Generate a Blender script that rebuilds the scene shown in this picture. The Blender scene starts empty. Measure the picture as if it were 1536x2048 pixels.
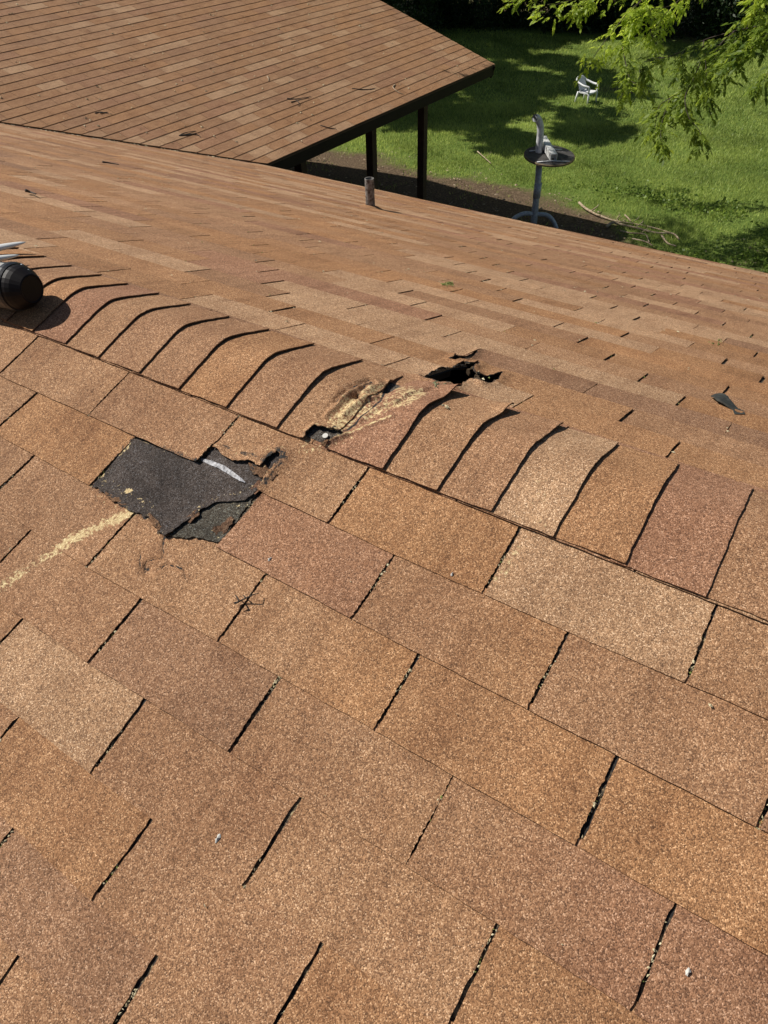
import bpy, math, random
import numpy as np
from mathutils import Vector, Matrix
random.seed(7); rng = np.random.default_rng(7)
S = bpy.context.scene
COL = S.collection
# ------------------------------------------------------------ camera
R = np.array([[0.836523,0.547563,-0.02012],[0.353608,-0.567536,-0.743548],[-0.418558,0.61488,-0.66838]])  # rows: right, down, forward
CAM = np.array([1.21646,-0.99303,0.78469]); FPX = 1500.0
cd = bpy.data.cameras.new('camera'); cam = bpy.data.objects.new('camera', cd); COL.objects.link(cam); S.camera = cam
rt, dn, fw = Vector(R[0]), Vector(R[1]), Vector(R[2])
M = Matrix((rt, -dn, -fw)).transposed().to_4x4(); M.translation = Vector(CAM); cam.matrix_world = M
cd.sensor_fit = 'HORIZONTAL'; cd.sensor_width = 36; cd.lens = 36*FPX/1536; cd.clip_start = .02; cd.clip_end = 400
# ------------------------------------------------------------ light
SUN_EL, SUN_AZ = math.radians(47), math.radians(14)          # azimuth in which the light travels, from +X towards +Y
trav = Vector((math.cos(SUN_EL)*math.cos(SUN_AZ), math.cos(SUN_EL)*math.sin(SUN_AZ), -math.sin(SUN_EL)))
sl = bpy.data.lights.new('sun', 'SUN'); sl.energy = 4.9; sl.angle = math.radians(.5); sl.color = (1, .955, .88)
sun = bpy.data.objects.new('sun', sl); COL.objects.link(sun); sun.rotation_euler = trav.to_track_quat('-Z', 'Y').to_euler(); sun.location = (-20, -5, 20)
W = bpy.data.worlds.new('World'); S.world = W; W.use_nodes = True
wn = W.node_tree; bg = wn.nodes['Background']; sky = wn.nodes.new('ShaderNodeTexSky'); sky.sky_type = 'NISHITA'; sky.sun_disc = False
sky.sun_elevation = SUN_EL
sd = -trav; sky.sun_rotation = math.atan2(sd.x, sd.y)
wn.links.new(sky.outputs[0], bg.inputs[0]); bg.inputs[1].default_value = .05
S.view_settings.view_transform = 'Standard'; S.view_settings.look = 'None'; S.view_settings.exposure = 0.0; S.view_settings.gamma = 1
S.render.resolution_x = 768; S.render.resolution_y = 1024
# ------------------------------------------------------------ geometry constants
TH = math.radians(18.5); T = math.tan(TH); CT, ST = math.cos(TH), math.sin(TH)
WT, EX = .3048, .127
GZ = -3.97
VAL = 9.75                       # valley: y = x + VAL
WX, WZ = -4.46, -1.77            # eave of the wing
def ray(u): return R.T @ np.array([(u[0]-768)/FPX, (u[1]-1024)/FPX, 1.0])
def hit(u, n, k): d = ray(u); return CAM + d*((k - CAM @ n)/(d @ n))
def at(u, depth): return CAM + ray(u)*depth
def ground(u, z=GZ): return hit(u, np.array([0, 0, 1.]), z)
def near_xd(u): p = hit(u, np.array([0, -ST, CT]), 0); return p[0], -p[1]/CT
def far_xd(u): p = hit(u, np.array([0, ST, CT]), 0); return p[0], p[1]/CT
# ------------------------------------------------------------ object helpers
def tag(o, label=None, cat=None, group=None, kind=None):
    if label: o['label'] = label
    if cat: o['category'] = cat
    if group: o['group'] = group
    if kind: o['kind'] = kind
    return o
def empty(name, loc=(0, 0, 0), rz=0, parent=None):
    o = bpy.data.objects.new(name, None); COL.objects.link(o); o.location = loc; o.rotation_euler = (0, 0, rz); o.parent = parent; return o
class MB:
    def __init__(s): s.v = []; s.f = []; s.tint = []; s.att = []
    def add(s, v, f, tint=(1, 1, 1), att=(0, 0, 0)):
        b = len(s.v); v = [tuple(map(float, p)) for p in v]; s.v += v; s.f += [tuple(i+b for i in q) for q in f]
        s.tint += ([tuple(tint)]*len(v) if np.ndim(tint) == 1 else [tuple(t) for t in tint])
        s.att += ([tuple(att)]*len(v) if np.ndim(att) == 1 else [tuple(t) for t in att])
        return b
    def box(s, c, d, rot=None, **k):
        x, y, z = [q/2 for q in d]; P = [(-x,-y,-z),(x,-y,-z),(x,y,-z),(-x,y,-z),(-x,-y,z),(x,-y,z),(x,y,z),(-x,y,z)]
        if rot is not None: P = [tuple(rot @ Vector(p)) for p in P]
        P = [(p[0]+c[0], p[1]+c[1], p[2]+c[2]) for p in P]
        s.add(P, [(3,2,1,0),(4,5,6,7),(0,1,5,4),(1,2,6,5),(2,3,7,6),(3,0,4,7)], **k)
    def tube(s, pts, rad, n=10, cap=True, rough=0, **k):
        pts = [Vector(p) for p in pts]
        if np.ndim(rad) == 0: rad = [rad]*len(pts)
        V = []; F = []; up = Vector((0.13, .21, .97))
        prev = None
        for i, p in enumerate(pts):
            t = (pts[min(i+1, len(pts)-1)]-pts[max(i-1, 0)]).normalized()
            a = (prev - t*prev.dot(t)) if prev is not None else t.cross(up)
            if a.length < 1e-4: a = t.cross(Vector((1, 0, 0)))
            a.normalize(); prev = a; b = t.cross(a)
            for j in range(n):
                an = 2*math.pi*j/n; r = rad[i]*(1+rough*(random.random()-.5)); V.append(p+a*math.cos(an)*r+b*math.sin(an)*r)
        for i in range(len(pts)-1):
            for j in range(n): F.append((i*n+j, i*n+(j+1) % n, (i+1)*n+(j+1) % n, (i+1)*n+j))
        if cap: F += [tuple(range(n))[::-1], tuple((len(pts)-1)*n+j for j in range(n))]
        s.add(V, F, **k)
    def build(s, name, mat, parent=None, smooth=False):
        me = bpy.data.meshes.new(name); me.from_pydata(s.v, [], s.f)
        for nm, dat in (('tint', s.tint), ('wear', s.att)):
            a = me.color_attributes.new(nm, 'FLOAT_COLOR', 'POINT'); arr = np.ones((len(s.v), 4), np.float32); arr[:, :3] = np.array(dat, np.float32); a.data.foreach_set('color', arr.ravel())
        if smooth: me.polygons.foreach_set('use_smooth', [True]*len(me.polygons))
        me.materials.append(mat); me.update()
        o = bpy.data.objects.new(name, me); COL.objects.link(o); o.parent = parent; return o
def catmull(P, n=6):
    P = [np.array(p, float) for p in P]; P = [2*P[0]-P[1]]+P+[2*P[-1]-P[-2]]; out = []
    for i in range(1, len(P)-2):
        for k in range(n):
            t = k/n; out.append(.5*((2*P[i])+(-P[i-1]+P[i+1])*t+(2*P[i-1]-5*P[i]+4*P[i+1]-P[i+2])*t*t+(-P[i-1]+3*P[i]-3*P[i+1]+P[i+2])*t**3))
    out.append(P[-2]); return out
def inpoly(x, y, poly):
    x = np.asarray(x); y = np.asarray(y); r = np.zeros(x.shape, bool); n = len(poly); j = n-1
    for i in range(n):
        xi, yi = poly[i]; xj, yj = poly[j]
        c = ((yi > y) != (yj > y)) & (x < (xj-xi)*(y-yi)/((yj-yi) if yj != yi else 1e-12)+xi); r ^= c; j = i
    return r
def polydist(x, y, pl, closed=False):
    """distance to a polyline and nearest point"""
    best = np.full(np.shape(x), 1e9); bx = np.zeros(np.shape(x)); by = np.zeros(np.shape(x)); n = len(pl)
    for i in range(n if closed else n-1):
        ax, ay = pl[i]; cx, cy = pl[(i+1) % n]; dx, dy = cx-ax, cy-ay
        t = np.clip(((x-ax)*dx+(y-ay)*dy)/(dx*dx+dy*dy+1e-12), 0, 1); px, py = ax+t*dx, ay+t*dy
        d = np.hypot(x-px, y-py); m = d < best; best = np.where(m, d, best); bx = np.where(m, px, bx); by = np.where(m, py, by)
    return best, bx, by
_ph = rng.random((40, 4))*6.28
def fbm(x, y, sc=1.0, o=5, seed=0):
    r = 0
    for k in range(o):
        a = _ph[(k+seed*5) % 40]; f = sc*2**k
        r = r + (np.sin(x*f*1.3+a[0]+1.7*np.sin(y*f*.9+a[1]))*np.cos(y*f*1.1+a[2]+1.3*np.sin(x*f*.8+a[3])))/2**k
    return r/1.6
# ------------------------------------------------------------ materials
def mat(name):
    m = bpy.data.materials.new(name); m.use_nodes = True; n = m.node_tree.nodes; return m, n, m.node_tree.links, n['Principled BSDF']
def nd(n, t, **k):
    o = n.new('ShaderNode'+t)
    for a, b in k.items():
        if a.startswith('i_'): o.inputs[int(a[2:]) if a[2:].isdigit() else a[2:].replace('_', ' ')].default_value = b
        else: setattr(o, a, b)
    return o
def ramp(n, stops, interp='LINEAR'):
    r = n.new('ShaderNodeValToRGB'); e = r.color_ramp.elements; r.color_ramp.interpolation = interp
    while len(e) < len(stops): e.new(.5)
    for q, (p, c) in zip(e, stops): q.position = p; q.color = (*c, 1) if len(c) == 3 else c
    return r
def mixc(n, l, f, a, b, bt='MIX'):
    m = n.new('ShaderNodeMix'); m.data_type = 'RGBA'; m.blend_type = bt
    for s, v in ((0, f), (6, a), (7, b)):
        if hasattr(v, 'links'): l.new(v, m.inputs[s])
        elif s == 0: m.inputs[0].default_value = v
        else: m.inputs[s].default_value = (*v, 1)
    return m.outputs[2]
def mth(n, l, op, a, b=None, c=None):
    m = n.new('ShaderNodeMath'); m.operation = op
    for i, v in enumerate((a, b, c)):
        if v is None: continue
        if hasattr(v, 'links'): l.new(v, m.inputs[i])
        else: m.inputs[i].default_value = v
    return m.outputs[0]
def granule_mat(name, base=None, contrast=1.0, size=640, flecks=.0):
    m, n, l, b = mat(name)
    tc = nd(n, 'TexCoord'); P = tc.outputs['Object']
    at_ = nd(n, 'Attribute', attribute_name='tint'); wr = nd(n, 'Attribute', attribute_name='wear')
    sep = nd(n, 'SeparateColor'); l.new(wr.outputs['Color'], sep.inputs[0])
    vo = nd(n, 'TexVoronoi', i_Scale=size); l.new(P, vo.inputs['Vector'])
    sc = nd(n, 'SeparateColor'); l.new(vo.outputs['Color'], sc.inputs[0])
    c = contrast
    rp = ramp(n, [(0, (1-.80*c, 1-.83*c, 1-.84*c)), (.16, (1-.6*c, 1-.64*c, 1-.66*c)), (.3, (.80, .74, .68)), (.62, (1.04, 1.0, .94)), (.84, (1+.42*c, 1+.45*c, 1+.45*c)), (.95, (1+.95*c, 1+1.2*c, 1+1.35*c)), (1, (1+1.6*c, 1+2.1*c, 1+2.6*c))])
    l.new(sc.outputs[0], rp.inputs[0])
    no = nd(n, 'TexNoise', i_Scale=150., i_Detail=4.); no.inputs['Roughness'].default_value = .65; l.new(P, no.inputs['Vector'])
    r2 = ramp(n, [(.3, (.74, .72, .72)), (.5, (1, 1, 1)), (.7, (1.24, 1.25, 1.26))]); l.new(no.outputs[0], r2.inputs[0])
    n3 = nd(n, 'TexNoise', i_Scale=7., i_Detail=6.); n3.inputs['Roughness'].default_value = .6; l.new(P, n3.inputs['Vector'])
    r3 = ramp(n, [(.3, (.84, .80, .78)), (.5, (1, 1, 1)), (.72, (1.1, 1.12, 1.14))]); l.new(n3.outputs[0], r3.inputs[0])
    col = mixc(n, l, 1., at_.outputs['Color'], rp.outputs[0], 'MULTIPLY')
    col = mixc(n, l, 1., col, r2.outputs[0], 'MULTIPLY'); col = mixc(n, l, 1., col, r3.outputs[0], 'MULTIPLY')
    mp = nd(n, 'Mapping'); mp.inputs['Scale'].default_value = (34, 5, 5); l.new(P, mp.inputs[0]); n4 = nd(n, 'TexNoise', i_Scale=1., i_Detail=5.); l.new(mp.outputs[0], n4.inputs[0]); r4 = ramp(n, [(.32, (.87, .85, .84)), (.48, (1, 1, 1)), (.75, (1.07, 1.07, 1.06))]); l.new(n4.outputs[0], r4.inputs[0]); col = mixc(n, l, 1., col, r4.outputs[0], 'MULTIPLY')
    n5 = nd(n, 'TexNoise', i_Scale=26., i_Detail=8.); n5.inputs['Roughness'].default_value = .7; l.new(P, n5.inputs[0]); r5 = ramp(n, [(.27, (.62, .58, .56)), (.36, (1, 1, 1)), (.66, (1, 1, 1)), (.78, (1.16, 1.15, 1.1))]); l.new(n5.outputs[0], r5.inputs[0]); col = mixc(n, l, 1., col, r5.outputs[0], 'MULTIPLY')
    # yellow wear (bare fibres), broken up by noise
    nw = nd(n, 'TexNoise', i_Scale=170., i_Detail=6.); l.new(P, nw.inputs['Vector'])
    wf = mth(n, l, 'MULTIPLY_ADD', mth(n, l, 'MULTIPLY_ADD', nw.outputs[0], 2.2, sep.outputs[0]), 3.2, -5.2); wf = mth(n, l, 'MAXIMUM', mth(n, l, 'MINIMUM', wf, 1.), 0.)
    wcol = mixc(n, l, nw.outputs[0], (.46, .31, .14), (.80, .64, .36)); wcol = mixc(n, l, .45, wcol, mixc(n, l, 1., wcol, rp.outputs[0], 'MULTIPLY'))
    col = mixc(n, l, wf, col, wcol)
    # bare bitumen, also the painted dark of the small near hole
    gf = mth(n, l, 'MULTIPLY_ADD', mth(n, l, 'MULTIPLY_ADD', no.outputs[0], 1.8, sep.outputs[1]), 3.4, -4.9); gf = mth(n, l, 'MAXIMUM', mth(n, l, 'MINIMUM', gf, 1.), 0.)
    gcol = mixc(n, l, sc.outputs[1], (.012, .011, .012), (.05, .047, .043)); col = mixc(n, l, gf, col, gcol)
    l.new(col, b.inputs['Base Color']); b.inputs['Roughness'].default_value = .88; b.inputs['Specular IOR Level'].default_value = .28
    bu = nd(n, 'Bump', i_Strength=.55, i_Distance=.0012); l.new(vo.outputs['Distance'], bu.inputs['Height']); bu.invert = True
    l.new(bu.outputs[0], b.inputs['Normal'])
    return m
M_SH = granule_mat('asphalt shingle granules', contrast=.72)
M_DARK = granule_mat('bare dark shingle', contrast=1.0)
def slot_mat():
    m, n, l, b = mat('slot bitumen'); tc = nd(n, 'TexCoord')
    a = nd(n, 'TexNoise', i_Scale=130., i_Detail=5.); a.inputs['Roughness'].default_value = .7; l.new(tc.outputs['Object'], a.inputs[0])
    a2 = nd(n, 'TexNoise', i_Scale=22., i_Detail=2.); l.new(tc.outputs['Object'], a2.inputs[0])
    s = mth(n, l, 'ADD', a.outputs[0], mth(n, l, 'MULTIPLY', a2.outputs[0], .5))
    r = ramp(n, [(.0, (.008, .008, .01)), (.70, (.016, .015, .015)), (.80, (.13, .09, .05)), (.92, (.40, .31, .17))]); l.new(s, r.inputs[0]); l.new(r.outputs[0], b.inputs['Base Color']); b.inputs['Roughness'].default_value = .9
    return m
M_SLOT = slot_mat()
def plain(name, c, rough=.6, metal=0, noise=.15, scale=20, c2=None, bump=0, spec=.5):
    m, n, l, b = mat(name); tc = nd(n, 'TexCoord'); a = nd(n, 'TexNoise', i_Scale=float(scale), i_Detail=5.); l.new(tc.outputs['Object'], a.inputs[0])
    c2 = c2 or tuple(x*(1-noise*2) for x in c)
    r = ramp(n, [(.35, c2), (.65, c)]); l.new(a.outputs[0], r.inputs[0]); l.new(r.outputs[0], b.inputs['Base Color'])
    b.inputs['Roughness'].default_value = rough; b.inputs['Metallic'].default_value = metal; b.inputs['Specular IOR Level'].default_value = spec
    if bump:
        bu = nd(n, 'Bump', i_Strength=.6, i_Distance=bump); l.new(a.outputs[0], bu.inputs['Height']); l.new(bu.outputs[0], b.inputs['Normal'])
    return m
M_FASC = plain('dark brown painted timber', (.022, .013, .009), .7, scale=9, spec=.3)
M_POST = plain('brown stained post', (.085, .055, .034), .7, scale=12, spec=.3)
M_DRIP = plain('drip edge metal', (.50, .44, .38), .55, .3, scale=8)
M_ATTIC_SHADE = plain('attic shade black', (.010, .007, .005), .95, spec=.05)  # attic darkness put into a near-black base colour
M_BRICK = plain('brick wall', (.30, .15, .10), .9, scale=30)
M_PLY = plain('roof deck plywood', (.10, .065, .035), .9, scale=30)
M_PIPE = plain('weathered vent pipe', (.30, .29, .27), .75, .1, scale=45, c2=(.07, .05, .04), bump=.002)
M_RUST = plain('rusty pipe', (.13, .06, .03), .85, scale=60)
M_BLACK = plain('black plastic', (.022, .023, .026), .33, scale=40, noise=.1)
M_BLACK2 = plain('glossy dark end cap', (.008, .005, .005), .5, scale=30, noise=.1, spec=.22)
M_WHITE = plain('white plastic', (.78, .78, .76), .4, noise=.03)
M_CHAIR = plain('moulded white chair plastic', (.86, .86, .86), .45, noise=.03)
M_STEEL = plain('painted steel tube', (.60, .65, .70), .4, .1, scale=25, c2=(.38, .42, .47))
M_STEEL_LIT = plain('pale sunlit tube', (.84, .85, .87), .45, .05, scale=25)  # paler copy of the post steel, sunlight put into the colour
M_DISC = plain('weathered round board', (.085, .08, .078), .8, scale=14, c2=(.045, .04, .036), bump=.003)
M_RIM = plain('worn board rim', (.22, .16, .09), .8, scale=30)
M_TWIG = plain('dark twig bark', (.055, .042, .032), .85, scale=60)
M_STICK = plain('bleached dead wood', (.50, .40, .28), .85, scale=25, c2=(.26, .18, .11))
M_SCRAP = plain('tar felt scrap', (.05, .055, .048), .75, scale=70, c2=(.025, .026, .024), bump=.002)
M_STRIP = plain('silvery release strip', (.36, .36, .38), .5, .1, scale=150, c2=(.12, .115, .12), bump=.002)
M_BARK = plain('tree bark', (.10, .075, .055), .9, scale=18, c2=(.05, .037, .028), bump=.01)
M_CREAM = plain('pale dry bits', (.72, .64, .42), .8, scale=90, c2=(.5, .42, .24))
M_GREENB = plain('green yellow bits', (.22, .26, .06), .8, scale=90)
def leaf_mat(name, c1, c2, tr=.45, c3=None):
    m, n, l, b = mat(name); at_ = nd(n, 'Attribute', attribute_name='tint'); sp = nd(n, 'SeparateColor'); l.new(at_.outputs['Color'], sp.inputs[0])
    r = ramp(n, [(0, c1), (1, c2)]); l.new(sp.outputs[0], r.inputs[0]); l.new(r.outputs[0], b.inputs['Base Color']); b.inputs['Roughness'].default_value = .5; b.inputs['Specular IOR Level'].default_value = .35
    t = nd(n, 'BsdfTranslucent'); hs = nd(n, 'HueSaturation'); hs.inputs['Value'].default_value = 1.5; hs.inputs['Hue'].default_value = .487; l.new(r.outputs[0], hs.inputs['Color']); l.new(hs.outputs[0], t.inputs[0])
    mx = nd(n, 'MixShader'); mx.inputs[0].default_value = tr; l.new(b.outputs[0], mx.inputs[1]); l.new(t.outputs[0], mx.inputs[2]); l.new(mx.outputs[0], n['Material Output'].inputs[0]); return m
M_LEAF = leaf_mat('compound leaves', (.07, .13, .018), (.48, .60, .07), .52)
M_LEAFD = leaf_mat('dark shrub leaves', (.012, .030, .008), (.045, .085, .02), .25)
M_GRASS = leaf_mat('grass blades', (.135, .20, .04), (.60, .70, .20), .38)
# ------------------------------------------------------------ roof surfaces
def PN(x, d, h=0): return (x, -d*CT-h*ST, -d*ST+h*CT)          # near slope
def PF(x, d, h=0): return (x, d*CT+h*ST, -d*ST+h*CT)           # far slope
def PWG(q, s, h=0): return (WX-s*CT+h*ST, q, WZ+s*ST+h*CT)     # wing: q along Y, s up the slope from the eave
def sheet(mb, X, D, H, P, tint, wear, thick=.004, cut=None, snap=True, keep=None, side=(.03, .026, .024)):
    """grid sheet (rows D, cols X) with optional polygon cut-outs, skirts along every border"""
    X = X.copy(); D = D.copy(); ny, nx = X.shape
    cx = (X[:-1, :-1]+X[1:, 1:])/2; cy = (D[:-1, :-1]+D[1:, 1:])/2
    on = np.ones((ny-1, nx-1), bool)
    for pl in (cut or []): on &= ~inpoly(cx, cy, pl)
    for pl in (keep or []): on &= inpoly(cx, cy, pl)
    if not on.any(): return
    if (cut or keep) and snap:
        vn = np.zeros((ny, nx), int); vo = np.zeros((ny, nx), int)
        for a in (0, 1):
            for b in (0, 1): vn[a:ny-1+a, b:nx-1+b] += on; vo[a:ny-1+a, b:nx-1+b] += ~on
        edge = (vn > 0) & (vo > 0)
        for pl in (cut or [])+(keep or []):
            dd, bx, by = polydist(X, D, pl, True); lim = 1.2*max(float(np.median(abs(np.diff(X[0])))), float(np.median(abs(np.diff(D[:, 0])))))
            m = edge & (dd < lim); X = np.where(m, bx, X); D = np.where(m, by, D)
    V = []; idx = -np.ones((ny, nx), int); tt = []; ww = []
    used = np.zeros((ny, nx), bool)
    for a in (0, 1):
        for b in (0, 1): used[a:ny-1+a, b:nx-1+b] |= on
    for j, i in zip(*np.nonzero(used)):
        idx[j, i] = len(V); V.append(P(X[j, i], D[j, i], H[j, i])); tt.append(tint[j, i]); ww.append(wear[j, i])
    F = []; E = {}
    for j, i in zip(*np.nonzero(on)):
        q = (idx[j, i], idx[j, i+1], idx[j+1, i+1], idx[j+1, i]); F.append(q)
        for k in range(4):
            e = (q[k], q[(k+1) % 4])
            if (e[1], e[0]) in E: del E[(e[1], e[0])]
            else: E[e] = 1
    inv = {}
    jj, ii = np.nonzero(used)
    for j, i in zip(jj, ii): inv[idx[j, i]] = (j, i)
    low = {}
    for e in E:
        for v in e:
            if v not in low:
                j, i = inv[v]; low[v] = len(V); V.append(P(X[j, i], D[j, i], H[j, i]-thick)); tt.append(np.array(side)); ww.append(ww[v])
        F.append((e[1], e[0], low[e[0]], low[e[1]]))
    mb.add(V, F, tint=np.array(tt), att=np.array(ww))
TONES = {'O': (.352, .180, .083), 'P': (.310, .160, .092), 'L': (.398, .242, .138), 'D': (.272, .148, .084), 'M': (.348, .193, .102), 'K': (.320, .174, .093), 'A': (.344, .180, .087)}
def tone(c): return np.array(TONES[c])
def rtone(r=random):
    c = r.choices('OPLDMKA', [3, 2.4, 1.8, 1.6, 4, 3, 3])[0]; return tone(c)*r.uniform(.92, 1.08)
house = tag(empty('house', (-3, 0, GZ)), 'brown shingled house roof seen from on top, with its porch wing and posts', 'house')
house.location = (0, 0, 0)
# ---- measured slots of the near slope: (top px, bottom px, column, course)
SL = [((250,755),(180,830),0,1),((472,840),(403,925),1,1),((725,955),(655,1052),2,1),((1035,1065),(968,1185),3,1),((1433,1210),(1375,1358),4,1),
((75,787),(-8,862),-.5,2),((270,878),(185,970),.5,2),((525,987),(440,1083),1.5,2),((788,1112),(705,1238),2.5,2),((1133,1272),(1057,1418),3.5,2),((1592,1470),(1515,1655),4.5,2),
((65,917),(-12,990),0,3),((270,1028),(178,1132),1,3),((527,1155),(440,1280),2,3),((838,1310),(753,1458),3,3),((1232,1518),(1155,1692),4,3),
((50,1075),(-40,1170),.5,4),((280,1203),(180,1327),1.5,4),((557,1358),(462,1503),2.5,4),((905,1555),(815,1728),3.5,4),((1350,1808),(1265,2020),4.5,4),
((40,1245),(-55,1350),1,5),((290,1400),(187,1543),2,5),((600,1598),(493,1768),3,5),((993,1855),(895,2060),4,5),
((33,1440),(-60,1555),1.5,6),((297,1650),(187,1800),2.5,6),((643,1890),(533,2080),3.5,6),((20,1665),(-75,1800),2,7),((310,1918),(215,2075),3,7)]
slots = {}; bnd = {c: [] for c in range(0, 14)}
for t, b, x, c in SL:
    tx, td = near_xd(t); bx, bd = near_xd(b); slots.setdefault(c, {})[x] = (tx, td, bx, bd)
    bnd[c].append((bx, bd))
    if c > 1: bnd[c-1].append((tx, td))
D0, EN, STG = .1496, 1.0246*EX, .0794
def model_d(c): return D0+EN*c
def model_x(c, x): return WT*(x-STG*(c-1))
BK = {}
for c in range(0, 60):
    pts = sorted(bnd.get(c, [])) if c > 0 else []
    if pts:
        xs = np.array([p[0] for p in pts]); ds = np.array([p[1] for p in pts])-model_d(c); k = np.linspace(xs[0], xs[-1], max(2, len(xs)//2+1))
        # light smoothing
        kd = [np.average(ds, weights=np.exp(-((xs-q)/.18)**2)+1e-9) for q in k]
        BK[c] = (np.r_[k[0]-.8, k, k[-1]+.8], np.r_[0, kd, 0])
    else: BK[c] = (np.array([-9., 9.]), np.zeros(2))
def bd_(c, x): return model_d(c)+np.interp(x, *BK[c])
NT = {(1,-1):'M',(1,0):'K',(1,1):'M',(1,2):'O',(1,3):'L',(1,4):'M',(2,-.5):'O',(2,1.5):'P',(2,2.5):'K',(2,3.5):'K',(2,4.5):'D',(2,-1.5):'M',
(3,-1):'K',(3,0):'K',(3,1):'M',(3,2):'M',(3,3):'A',(3,4):'O',(4,-.5):'K',(4,.5):'K',(4,1.5):'D',(4,2.5):'K',(4,3.5):'K',(4,4.5):'P',
(5,0):'M',(5,1):'L',(5,2):'K',(5,3):'M',(5,4):'A',(6,.5):'K',(6,1.5):'A',(6,2.5):'K',(6,3.5):'A',(7,1):'D',(7,2):'D',(7,3):'K',(8,2.5):'K'}
NT2 = {(3,2):'O',(1,4):'P',(3,3):'O',(4,2.5):'M',(2,2.5):'A',(4,3.5):'P',(6,1.5):'A'}      # tone towards the right end
pn = lambda L: [near_xd(u) for u in L]
pf = lambda L: [far_xd(u) for u in L]
W1 = pn([(-30,1195),(0,1178),(60,1135),(120,1095),(185,1060),(268,1024)]); W2 = pn([(1038,1098),(1012,1140),(985,1165)])
CR1 = pn([(330,1040),(326,1085),(328,1108),(322,1118),(300,1122),(290,1135),(292,1150)]); CR2 = pn([(318,1142),(335,1128),(368,1140),(372,1158)]); CR3 = pn([(283,1108),(278,1122),(284,1138)])
GO = near_xd((298,1138)); HOLE_N = near_xd((550,920))
E1 = pn([(266,876),(404,929),(430,888),(462,898),(520,918),(560,900),(566,925),(545,955),(517,983),(492,1003),(430,1008),(402,1022),(374,1048),(352,1066),(332,1077),(318,1060),(305,1042),(286,1030),(262,1024),(222,995),(186,974)])
def rough(pl, amp, step=.006, seed=1, closed=True):
    r = np.random.default_rng(seed); out = []
    for a, b in (list(zip(pl, pl[1:]+pl[:1])) if closed else list(zip(pl[:-1], pl[1:]))):
        L = math.hypot(b[0]-a[0], b[1]-a[1]); n = max(1, int(L/step)); out += [(a[0]+(b[0]-a[0])*t/n+(r.normal()*amp if t else 0), a[1]+(b[1]-a[1])*t/n+(r.normal()*amp if t else 0)) for t in range(n)]
    return out
E1 = E1[:2]+rough(E1[1:14], .0013, seed=2, closed=False)[1:]+rough(E1[13:], .0015, seed=3, closed=False)+[E1[-1]]
E2 = pn([(338,1074),(372,1046),(430,1000),(500,985),(515,985),(478,1037),(440,1086),(402,1078)])
E2 = rough(E2, .0018, .005, 4)
T1 = pn([(392,932),(424,897),(434,899),(441,905),(447,914),(458,920),(468,926),(478,926),(488,925),(498,923),(508,927),(514,935),(523,937),(530,930),(534,922),(546,912),(556,905),(563,912),(560,926),(550,934),(548,942),(536,950),(528,964),(518,982),(505,1000),(440,980)])
T1 = rough(T1, .0011, .004, 5)
POCK = pn([(606,896),(614,880),(625,862),(632,856),(650,860),(668,861),(684,866),(690,872),(672,880),(660,889),(640,903),(622,901)])
def near_attr(X, D):
    w = np.zeros(X.shape); g = np.zeros(X.shape); h = np.zeros(X.shape)
    d, _, _ = polydist(X, D, W1); along = .75+.5*fbm(X, D, 22, 3, 1); w = np.maximum(w, along*np.clip(1.3-d/.017, 0, 1)*(.55+.45*np.clip((X+.2)/.5, 0, 1)))
    d, _, _ = polydist(X, D, W2); w = np.maximum(w, .5*np.clip(1.2-d/.012, 0, 1))
    for q in (CR1, CR2, CR3):
        d, _, _ = polydist(X+.002*fbm(X, D, 90, 3, 2), D+.002*fbm(X, D, 95, 3, 3), q); g = np.maximum(g, np.clip(1.15-d/.0022+.35*fbm(X, D, 110, 3, 6), 0, 1)); h -= .002*np.exp(-(d/.003)**2)
    d = np.hypot((X-GO[0])/1.4+.004*fbm(X, D, 60, 3, 1), (D-GO[1])/1.+.004*fbm(X, D, 70, 3, 2)); g = np.maximum(g, np.clip(1.4-d/.006, 0, 1)); h += -.004*np.exp(-(d/.006)**2)+.0015*np.exp(-((d-.016)/.007)**2)
    d = np.hypot(X-HOLE_N[0], D-HOLE_N[1]); g = np.maximum(g, .9*np.clip(1.35-d/.026+.5*fbm(X, D, 60, 4, 4), 0, 1)); h += .004*np.exp(-((d-.025)/.015)**2)  # grime round the hole, with the hole's own darkness painted in
    d, _, _ = polydist(X, D, E1, True); g = np.maximum(g, .75*np.clip(1.0-d/.009+.7*fbm(X, D, 70, 4, 5), 0, 1)); w = np.maximum(w, .28*np.clip(1.1-d/.03+.3*fbm(X, D, 40, 4, 6), 0, 1))
    d, _, _ = polydist(X, D, T1, True); h += .005*np.exp(-(d/.012)**2)
    d, _, _ = polydist(X, D, POCK, True); w = np.maximum(w, .45*np.clip(1.3-d/.02+.6*fbm(X, D, 50, 4, 7), 0, 1)); g = np.maximum(g, .5*np.clip(1.0-d/.01+.8*fbm(X, D, 80, 4, 8), 0, 1))
    return w, g, h
DIP = lambda X, s: .024*np.exp(-((X-.50)/.075)**2-((s-.0)/.085)**2)
mb = MB()
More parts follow.
